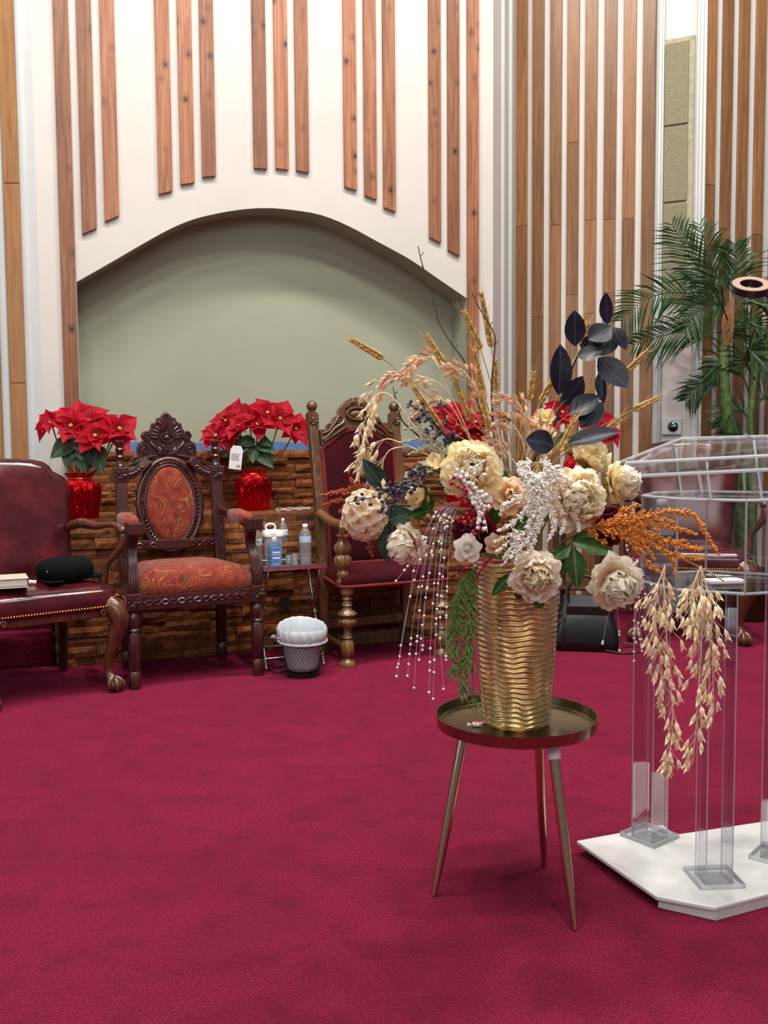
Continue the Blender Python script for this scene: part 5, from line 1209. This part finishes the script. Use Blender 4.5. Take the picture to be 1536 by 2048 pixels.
p = floor_at(549, 1133, TT); t = thing('hand_sanitizer', p, R(15), 'blue hand sanitizer pump bottle at the front of the chrome table', 'bottle')
b = MB(); b.pillow(rrect(.066, .036, .014, 4), [(.94, 0), (1, .004), (1, .11), (.9, .122), (.5, .132)]); b.build('bottle_body', M_gel, t, 50)
b = MB(); b.box((.008, -.0188, .058), (.040, .0012, .09)); lb = b.build('front_label', M_lab3, t)
b = MB()
for (z, h) in ((.092, .02), (.070, .006), (.058, .010), (.030, .026)): b.box((.008, -.0196, z), (.038, .001, h))
b.build('label_print', M_lab4, lb)
b = MB(); b.lathe([(.014, .13), (.015, .132), (.015, .15), (.008, .153), (.007, .168)], 16); b.box((-.004, 0, .172), (.03, .014, .01)); b.build('pump', M_capw, t, 50)
p = floor_at(546, 1116, TT); t = thing('lidded_container', p, R(18), 'clear plastic container with white lid and ring handle behind the sanitizer', 'container')
b = MB(); b.pillow(rrect(.10, .085, .02, 4), [(.9, 0), (.94, .002), (1.0, .12), (1.0, .125)]); b.build('tub', clearmat('tub_plastic', (236, 226, 220), 1.2, 1.45, .2), t, 50)
b = MB(); b.pillow(rrect(.112, .096, .024, 4), [(1, .125), (1.02, .128), (1.02, .146), (.9, .158), (.4, .162)]); b.build('lid', M_capw, t, 50)
b = MB(); b.tube([(-.012 + .028 * math.cos(q), 0, .176 + .02 * math.sin(q)) for q in [i / 20 * 2 * math.pi for i in range(20)]], .0055, 8, closed=True); b.build('ring_handle', M_capw, t, 60)
for (px, py, hh, lab) in ((590, 1130, .06, 'small clear glass cup before the right water bottle'), (578, 1127, .045, 'tiny clear glass vial beside the sanitizer')):
    p = floor_at(px, py, TT); t = thing('glass_cup', p, 0, lab, 'glass', 'small glasses on the chrome table')
    b = MB(); b.lathe([(.012, 0), (.016, .001), (.019, hh), (.0175, hh), (.0145, .006), (0, .005)], 20, cap=False); b.build('cup', M_bottle, t, 50)
    b = MB(); b.lathe([(.0152, .006), (.0165, hh * .45), (0, hh * .46)], 20, cap=False); b.build('contents', M_bottle, t, 50)

# ------------------------------------------------------------------ wire wastebasket with liner
M_liner = simple('white_liner', (192, 197, 204), .4, vary=.04); M_wire = simple('black_wire', (40, 40, 44), .4, .6)
p = floor_at(606, 1350); wbk = thing('wastebasket', p, .3, 'black wire wastebasket with a white bin liner on the carpet', 'bin')
r0_, r1_, hb = .086, .118, .235
b = MB(); b.lathe([(r0_, 0), (r0_ + .001, .022), (r0_ - .003, .022), (r0_ - .003, .004), (0, .004)], 40, cap=False); b.build('base_band', M_wire, wbk, 50)
b = MB(); nW = 34; turns = .23
for s in (-1, 1):
    for k in range(nW):
        a0 = 2 * math.pi * k / nW; pts = []
        for j in range(9):
            q = j / 8; a = a0 + s * turns * q * 2 * math.pi; r_ = r0_ + (r1_ - r0_) * q; pts.append((r_ * math.cos(a), r_ * math.sin(a), .02 + (hb - .02) * q))
        b.tube(pts, .0011, 4)
o = b.build('wire_mesh', M_wire, wbk, 60); o['kind'] = 'stuff'
b = MB(); b.tube([(r1_ * math.cos(a), r1_ * math.sin(a), hb) for a in [i / 40 * 2 * math.pi for i in range(40)]], .003, 6, closed=True); b.build('rim_wire', M_wire, wbk, 60)
def crk(a, z): return 1 + .02 * math.sin(17 * a + z * 60) + .012 * math.sin(31 * a - z * 90) + .015 * math.sin(5 * a)
b = MB(); b.lathe([(.0, .03), (.05, .026), (r0_ - .010, .035), (r0_ - .004, .06), (r1_ - .008, hb - .01), (r1_ - .002, hb + .006), (r1_ + .005, hb + .012), (r1_ + .012, hb), (r1_ + .008, hb - .03), (r1_ + .004, hb - .055)], 72, cap=False, fn=crk)
b.v = [(x, y, zz + (.030 * max(0, y / r1_ + .25) if zz > hb - .005 else 0)) for x, y, zz in b.v]
b.build('liner', M_liner, wbk, 60, solid=.001)
b = MB(); b.tube(bez([(-r1_ - .002, -.03, hb - .03), (-r1_ - .025, -.04, hb - .025), (-r1_ - .05, -.045, hb - .012)], 4), [.008, .007, .006, .006, .007, .009, .012, .014, .011], 8, flat=.5); b.build('liner_knot', M_liner, wbk, 60)
b = MB(); b.tube([((r1_ + .008) * math.cos(a), (r1_ + .008) * math.sin(a), hb - .052 + .006 * math.sin(a)) for a in [i / 48 * 2 * math.pi for i in range(48)]], .006, 6, closed=True); b.build('liner_hem', M_liner, wbk, 60)

# ------------------------------------------------------------------ things on the leather armchair
M_page = simple('book_pages', (206, 198, 184), .8, vary=.06, vscale=150); M_blk = simple('black_cloth', (7, 8, 9), .9, vary=.3, vscale=60, spec=.15); M_cover = simple('book_cover', (186, 176, 160), .6)
sz = .552
p = floor_at(22, 1176, sz); bk = thing('book', p + V((0, 0, .001)), R(24), 'thick closed book with pale page edges lying on the leather armchair', 'book')
b = MB(); b.box((-.05, .06, .022), (.24, .17, .034)); b.build('pages', M_page, bk, bevel=.006)
b = MB(); b.box((-.05, .062, .002), (.25, .18, .004)); b.box((-.05, .062, .042), (.25, .18, .004)); b.build('cover', M_cover, bk, bevel=.0015)
b = MB(); b.tube([(.075, -.02, .024), (.092, -.022, .022), (.105, -.02, .02)], [.012, .010, .012], 8, flat=.8); b.build('ribbon_marker', M_paper, bk, 60)
p = floor_at(132, 1157, sz); cp = thing('cap', p, R(35), 'black flat cap resting on the leather armchair seat', 'hat')
b = MB(); out = [(.135 * math.cos(a) * (1.05 if math.cos(a) < 0 else 1), .115 * math.sin(a)) for a in [i / 36 * 2 * math.pi for i in range(36)]]
b.pillow(out, [(.88, 0), (.93, .006), (.98, .03), (1.0, .048), (.97, .066), (.88, .083), (.7, .097), (.4, .105), (.15, .108)]); b.build('crown', M_blk, cp, 60)
b = MB(); b.pillow([(.10 + .075 * math.cos(a), .10 * math.sin(a)) for a in [R(-90 + 180 * i / 16) for i in range(17)]], [(1, .004), (1.02, .008), (1, .013)], (.10, 0)); b.build('brim', M_blk, cp, 60)
b = MB(); b.box((-.10, -.072, .05), (.022, .004, .005)); b.build('badge', M_paper, cp)
p = floor_at(103, 1163, sz); ph_ = thing('phone', p, R(40), 'dark phone lying flat beside the black cap', 'phone')
b = MB(); b.box((0, 0, .0045), (.075, .15, .008)); b.build('body', simple('phone_body', (16, 18, 20), .3, .3), ph_, bevel=.003)
b = MB(); b.box((0, 0, .0088), (.069, .142, .0006)); b.build('screen', simple('phone_glass', (10, 12, 14), .08), ph_)

# ------------------------------------------------------------------ cables, outlets, wall plate
def cable(name, label, pts, r_, mat, cat='cable'):
    P = bez(pts, 6); t = MB(); t.tube([q - P[0] for q in P], r_, 6); o = t.build(name, mat, None, 60); o.location = P[0]; tag(o, label, cat); return o
z = LEDGE + .004
cable('charger_cable', 'white cable lying on the brick ledge beside the velvet throne', [floor_at(x, y, z) for x, y in ((553, 1019), (560, 1016), (575, 1021), (590, 1017), (605, 1015), (618, 1018), (619, 1015), (600, 1019), (580, 1016), (556, 1022))], .0042, M_pstem)
cable('power_cord', 'black power cord tangled on the carpet under the chrome table', [floor_at(x, y, .006) for x, y in ((520, 1340), (535, 1330), (560, 1335), (575, 1325), (550, 1318), (530, 1322), (540, 1336), (566, 1330), (578, 1338), (556, 1345), (535, 1338))], .004, M_dark)
M_plate = simple('bronze_plate', (74, 58, 40), .4, .6); M_hole = simple('socket_black', (8, 8, 8), .5)
for (px, py, lab) in ((570, 1207, 'bronze socket plate set in the brick ledge above the wastebasket'), (274, 1238, 'bronze socket plate set in the brick ledge behind the paisley throne')):
    u, z = FC.hit(px, py, D_F - .03); o = thing('wall_socket', FC.pt(u, D_F - .031, z), FC.a, lab, 'socket')
    b = MB(); b.box((0, .004, 0), (.06, .008, .10)); b.build('plate', M_plate, o, bevel=.002)
    b = MB(); b.box((0, -.001, -.006), (.036, .006, .072)); b.build('socket_face', M_hole, o, bevel=.001)
u, z = FR.hit(1346, 853, -.02); o = thing('wall_plate', FR.pt(u, -.026, z), FR.a, 'white wall plate with a round mirror lens low on the white panel', 'wall plate')
b = MB(); b.box((-.01, .012, 0), (.13, .016, .11)); b.build('plate', M_wall_cool, o, bevel=.003)
b = MB(); b.M = Matrix.Rotation(R(90), 4, 'X'); b.lathe([(.034, 0), (.035, .004), (.032, .008), (.0, .010)], 32); b.build('mirror_lens', simple('mirror_lens', (120, 130, 128), .05, 1), o, 50)

# ------------------------------------------------------------------ handbag
M_bag = simple('black_bag_leather', (14, 15, 17), .32, vary=.3, bump=.25, bscale=130, coat=.15); M_strap = simple('brown_black_strap', (36, 26, 24), .6)
p = floor_at(1170, 1298); hb_ = thing('handbag', (p.x, p.y, 0), R(-8), 'black leather handbag slumped on the carpet behind the vase', 'bag')
b = MB(); vs_ = []; fs_ = []
lev = [(0, .36, .15), (.012, .385, .17), (.06, .39, .175), (.14, .36, .15), (.22, .31, .105), (.28, .275, .06), (.315, .265, .035)]
for (zz, wv_, dv) in lev:
    for (x, y) in rrect(wv_, dv, min(.05, dv * .45), 6): vs_.append((x + .006 * math.sin(zz * 40 + x * 30), y + .008 * math.sin(x * 40 + zz * 20), zz))
n = 28
for j in range(len(lev) - 1):
    for i in range(n): k = (i + 1) % n; fs_.append((j * n + i, j * n + k, (j + 1) * n + k, (j + 1) * n + i))
fs_ += [tuple(range(n - 1, -1, -1)), tuple((len(lev) - 1) * n + i for i in range(n))]
b.add(vs_, fs_); b.build('bag_body', M_bag, hb_, 60)
b = MB(); b.tube(bez([(-.10, -.03, .28), (-.09, -.05, .38), (.0, -.045, .43), (.09, -.05, .38), (.10, -.03, .28)], 6), .009, 8); b.build('handle', M_strap, hb_, 60)
b = MB(); b.tube([(-.13, -.09, .02), (-.125, -.082, .12), (-.11, -.06, .22), (-.10, -.04, .30)], .004, 6); b.build('seam_piping', M_bag, hb_, 60)
b = MB(); b.box((.02, -.058, .235), (.26, .006, .05)); b.build('top_band', M_bag, hb_, bevel=.003)
b = MB(); b.tube([(-.145 + .016 * math.cos(q), -.075, .20 + .024 * math.sin(q)) for q in [i / 14 * 6.283 for i in range(14)]], .003, 6, closed=True); b.tube([(-.15, -.075, .17), (-.165, -.078, .15), (-.15, -.08, .14)], .003, 6); b.build('clasp', M_chrome, hb_, 60)
b = MB(); b.tube(bez([(.10, -.07, .012), (.20, -.12, .008), (.32, -.06, .008), (.44, .02, .008), (.36, .10, .008), (.22, .06, .02)], 6), .013, 8, flat=.35, up=(0, 0, 1)); b.build('shoulder_strap', M_strap, hb_, 60)

# ------------------------------------------------------------------ acrylic lectern on a white base
M_base = simple('white_base', (214, 213, 211), .14, vary=.02, coat=.4)
BT = .036
Lc = V((.95, 2.74, 0)); lec = thing('lectern', Lc, 0, 'clear acrylic lectern with square posts on a white chamfered base', 'lectern')
def LP(px, py, z): q = floor_at(px, py, z) - Lc; return (q.x, q.y)
A_, B_, C_, D1, E1, F1, G1 = LP(1153, 1681, BT), LP(1312, 1792, BT), LP(1430, 1815, BT), LP(1536, 1787, BT), LP(1349, 1669, BT), LP(1327, 1649, BT), LP(1536, 1641, BT)
ext = lambda a, b_, k: (a[0] + (b_[0] - a[0]) * k, a[1] + (b_[1] - a[1]) * k)
D2, G2 = ext(C_, D1, 3.2), ext(E1, G1, 2.0)
outl = [A_, B_, C_, D2, ext(D2, G2, .5), G2, E1, ext(E1, F1, .5), F1]
b = MB(); b.prism(outl, BT - .012, BT); b.build('base_plate', M_base, lec, bevel=.003)
blk = [ext(B_, E1, .02), C_, D2, ext(D2, G2, .5), ext(G2, E1, .1), E1]; cx_, cy_ = sum(q[0] for q in blk) / 6, sum(q[1] for q in blk) / 6
b = MB(); b.prism([(cx_ + (q[0] - cx_) * .985, cy_ + (q[1] - cy_) * .985) for q in blk], 0.0, BT - .012); b.build('base_block', M_base, lec)
SH1, SH2 = .805, 1.046
def tube_sq(c, rot, side, z0, z1, name='post'):
    h = side / 2; t_ = .006; o_ = None
    b = MB(); b.M = Matrix.Translation((c[0], c[1], 0)) @ Matrix.Rotation(rot, 4, 'Z')
    for (x, y, dx, dy) in ((0, -h + t_ / 2, side - .002, t_), (0, h - t_ / 2, side - .002, t_), (-h + t_ / 2, 0, t_, side - 2 * t_), (h - t_ / 2, 0, t_, side - 2 * t_)): b.box((x, y, (z0 + z1) / 2), (dx, dy, z1 - z0))
    ps_ = b.build(name, M_acryl, lec)
    e = MB(); e.M = b.M
    for sx in (-1, 1):
        for sy in (-1, 1): e.box((sx * (h - .0015), sy * (h - .0015), (z0 + z1) / 2), (.0028, .0028, z1 - z0))
    e.build('post_edge', M_edge, ps_)
    f = MB(); f.M = b.M; f.box((0, 0, z0 + .006), (side + .045, side + .045, .012)); fp = f.build('foot_plate', M_acryl, ps_)
    f = MB(); f.M = b.M; s2 = (side + .045) / 2
    for s in (-1, 1): f.box((0, s * s2, z0 + .006), (s2 * 2, .003, .0125)); f.box((s * s2, 0, z0 + .006), (.003, s2 * 2, .0125))
    f.build('foot_plate_edge', M_edge, ps_)
tube_sq(LP(1299, 1674, BT), R(38), .074, BT, SH1); tube_sq(LP(1427, 1758, BT), R(4), .074, BT, SH1); tube_sq(LP(1556, 1715, BT), R(-40), .074, BT, SH1)
octv = lambda r_, off=-6, cx=0, cy=-.03: [(cx + r_ * math.cos(R(off + 45 * k)), cy + r_ * math.sin(R(off + 45 * k))) for k in range(8)]
def plate(name, poly, z, th=.012, r_=.006):
    b = MB(); b.prism(poly, z - th / 2, z + th / 2); pl = b.build(name, M_acryl, lec)
    e = MB(); n = len(poly)
    for i in range(n):
        a, c = V((*poly[i], z)), V((*poly[(i + 1) % n], z)); e.tube([a, c], r_ * .66, 4, up=(0, 0, 1))
    e.build('polished_edge', M_edge, pl)
O1 = octv(.225); plate('lower_shelf', O1, SH1); plate('upper_shelf', O1, SH2)
for k in range(8):
    a, c = O1[k], O1[(k + 1) % 8]; b = MB(); b.add([(a[0], a[1], SH1), (c[0], c[1], SH1), (c[0], c[1], SH2), (a[0], a[1], SH2)], [(0, 1, 2, 3)])
    pn = b.build('side_panel', M_acryl, lec, solid=.005)
    e = MB(); e.tube([(a[0], a[1], SH1), (a[0], a[1], SH2)], .0032, 6); e.build('panel_edge', M_edge, pn)
# sloping reading top: near edge low, far edge high
T0 = [at(1206, 934, 2.62), at(1250, 949, 2.50), at(1640, 930, 2.42), at(1720, 905, 2.60), at(1660, 866, 2.92), at(1362, 874, 2.92)]
T0 = [q - Lc for q in T0]
b = MB(); n = len(T0); b.add([q for q in T0] + [q - V((0, 0, .010)) for q in T0], [tuple(range(n)), tuple(range(2 * n - 1, n - 1, -1))] + [(i, n + i, n + (i + 1) % n, (i + 1) % n) for i in range(n)]); rtop = b.build('reading_top', M_acryl, lec)
for i in range(n):
    e = MB(); e.tube([T0[i] - V((0, 0, .005)), T0[(i + 1) % n] - V((0, 0, .005))], .005, 4, up=(0, 0, 1)); e.build('polished_edge', M_edge, rtop)
lip = [(T0[1], T0[2])]
for a, c in lip:
    b = MB(); b.add([a, c, c + V((0, 0, .03)), a + V((0, 0, .03))], [(0, 1, 2, 3)]); l_ = b.build('book_lip', M_acryl, lec, solid=.006)
    e = MB(); e.tube([a + V((0, 0, .03)), c + V((0, 0, .03))], .004, 4, up=(0, 0, 1)); e.build('polished_edge', M_edge, l_)
# upright fins carrying the reading top
for (x1, y1, x2, y2, Y) in ((1352, 895, 1364, 985, 2.70), (1414, 925, 1422, 1000, 2.55), (1508, 880, 1524, 1000, 2.60), (1390, 905, 1405, 985, 2.85)):
    a, c = at(x1, y1, Y) - Lc, at(x2, y2, Y - .04) - Lc; c.z = SH2; b = MB(); b.add([a, c, c + V((.02, .12, 0)), a + V((.02, .12, .02))], [(0, 1, 2, 3)]); fn_ = b.build('support_fin', M_acryl, lec, solid=.006)
    e = MB(); e.tube([a, c], .003, 4, up=(0, 1, 0)); e.build('polished_edge', M_edge, fn_)
q = floor_at(1316, 1158, SH1 + .007); bottle(1322, 1152, 'water bottle with blue print inside the clear lectern', M_lab2, 5, .22, SH1 + .007)
o = MB(); o.box((0, 0, .006), (.10, .05, .010)); pk = o.build('tissue_packet', M_paper, None, bevel=.003); q = floor_at(1448, 1166, SH1 + .007); pk.location = q; pk.rotation_euler.z = R(8); tag(pk, 'small white tissue packet on the lower lectern shelf', 'tissue packet')

# ------------------------------------------------------------------ potted palm
M_palm = leaf_mat('palm_leaf', (40, 70, 32), (74, 104, 52), .42); M_trunk = simple('palm_trunk', (74, 98, 48), .6, vary=.35, vscale=25); M_fib = simple('palm_fibre', (122, 84, 52), .9, vary=.3, vscale=60)
PY = 6.48; pb = at(1500, 1000, PY); pb = V((pb.x, pb.y, 0)); palm = thing('palm', pb, 0, 'tall green palm in a dark pot against the slatted wall', 'potted plant')
b = MB(); b.lathe([(.12, 0), (.13, .01), (.155, .32), (.16, .34), (.145, .34), (.14, .30), (0, .30)], 28, cap=False); b.build('pot', M_ped, palm, 50)
for (pts, r_) in (([(1492, 1150), (1462, 880), (1448, 760), (1450, 690), (1452, 630)], .045), ([(1506, 1150), (1500, 900), (1505, 800), (1512, 740)], .03)):
    P = [at(x, y, PY) - pb for x, y in pts]; P[0].z = .3; P = bez(P, 8); b = MB(); b.tube(P, [r_ * (1 - .45 * i / len(P)) * (1 + .06 * (i % 3 == 0)) for i in range(len(P))], 12); b.build('trunk', M_trunk, palm, 60)
b = MB()
for k in range(5): P = [at(1450 + 3 * k, 700 - 4 * k, PY - .03) - pb, at(1446 + 5 * k, 650, PY - .04) - pb, at(1452 + 4 * k, 610 - 6 * k, PY) - pb]; b.tube(P, [.007, .010, .003], 6)
b.build('leaf_sheath', M_fib, palm, 60)
rd = random.Random(12)
def frond(pts, n=26, ll=.24, seed=0, droop=.35):
    P = [at(p[0], p[1], PY + (p[2] if len(p) > 2 else 0)) - pb for p in pts]; P = bez(P, 10); N = len(P); b = MB(); b.tube(P, [.006 - .0045 * i / N for i in range(N)], 6)
    for k in range(n):
        q = .22 + .78 * k / (n - 1); f = q * (N - 1); i = min(N - 2, int(f)); c = P[i].lerp(P[i + 1], f - i); d = (P[i + 1] - P[i]).normalized(); sd = d.cross(V((0, -1, .25))).normalized()
        for s in (-1, 1):
            L = ll * (math.sin(math.pi * (.12 + .80 * q)) ** .7) * rd.uniform(.8, 1.1); dr = (d * .75 + sd * s * .72 + V((0, rd.uniform(-.35, .35), 0))).normalized()
            A_1 = c + dr * L * .5 + V((0, 0, -droop * L * .15)); A_2 = c + dr * L + V((0, 0, -droop * L * rd.uniform(.6, 1.3))); wv_ = V((0, 0, 0)) + dr.cross(V((0, -1, rd.uniform(-.5, .5)))).normalized() * .0068
            b.add([c - wv_ * .5, c + wv_ * .5, A_1 + wv_, A_1 - wv_, A_2], [(0, 1, 2, 3), (3, 2, 4)])
    b.build('frond', M_palm, palm)
for k, (pts, n, ll) in enumerate((
    (((1452, 640), (1425, 575), (1385, 520), (1345, 450)), 26, .27), (((1452, 640), (1420, 600), (1350, 585), (1290, 600, -.1), (1245, 640, -.15)), 28, .24), (((1452, 690), (1400, 665), (1340, 668), (1270, 690)), 26, .22),
    (((1455, 630), (1440, 570), (1420, 520), (1400, 450)), 22, .26), (((1455, 630), (1470, 570), (1475, 530), (1470, 490)), 22, .24), (((1458, 640), (1490, 600), (1530, 600), (1570, 620)), 24, .24),
    (((1458, 660), (1500, 640), (1540, 680), (1560, 740)), 24, .24), (((1455, 780), (1430, 765), (1400, 775), (1372, 800)), 20, .16), (((1500, 790), (1480, 740), (1450, 720), (1420, 740)), 20, .2), (((1510, 770), (1520, 700), (1500, 660), (1480, 640)), 22, .22),
    (((1512, 760), (1540, 720), (1580, 720), (1600, 760)), 22, .22), (((1500, 840), (1480, 820), (1455, 825), (1440, 850)), 18, .16), (((1505, 830), (1530, 790), (1550, 800), (1570, 840)), 18, .2), (((1455, 640, -.05), (1440, 610, -.2), (1400, 620, -.3), (1370, 660, -.35)), 24, .22), (((1500, 850), (1490, 880, -.1), (1470, 870, -.15), (1450, 900, -.2)), 18, .18), (((1510, 760, -.1), (1490, 720, -.2), (1500, 700, -.25), (1530, 740, -.3)), 20, .2))):
    frond(pts, n, ll * 1.2, k, .25)

# ------------------------------------------------------------------ ring on an arm at the picture edge
M_tan = simple('tan_ring_face', (140, 110, 88), .6); M_rblk = simple('black_plastic', (22, 22, 24), .4)
rc = at(1502, 573, 3.3); sx_ = at(1700, 700, 3.3); rl = thing('ring_lamp', (sx_.x, sx_.y, 0), 0, 'tan faced black ring on a thin arm in front of the palm', 'ring lamp')
o0 = V((sx_.x, sx_.y, 0)); A = zaxis(rc - o0, V((-.05, -.52, .85)), 1)
b = MB(); b.M = A; b.lathe([(.038, -.016), (.060, -.016), (.062, .008), (.036, .008), (.038, -.016)], 40, cap=False); b.build('ring_housing', M_rblk, rl, 50)
b = MB(); b.M = A; b.lathe([(.0365, .0085), (.061, .0085), (.060, .0105), (.0375, .0105), (.0365, .0085)], 40, cap=False); b.build('ring_face', M_tan, rl, 50)
P = bez([rc - o0 + V((.052, .005, -.012)), at(1545, 600, 3.3) - o0, at(1620, 625, 3.3) - o0, V((0, 0, 1.5)), V((0, 0, 1.2))], 8); b = MB(); b.tube(P, .006, 8); b.build('arm', M_rblk, rl, 60)
b = MB(); b.tube([(0, 0, .02), (0, 0, 1.22)], .010, 10); b.build('pole', M_rblk, rl, 60)
b = MB(); b.lathe([(.14, 0), (.14, .012), (.10, .022), (.015, .03), (0, .03)], 32); b.build('foot', M_rblk, rl, 50)
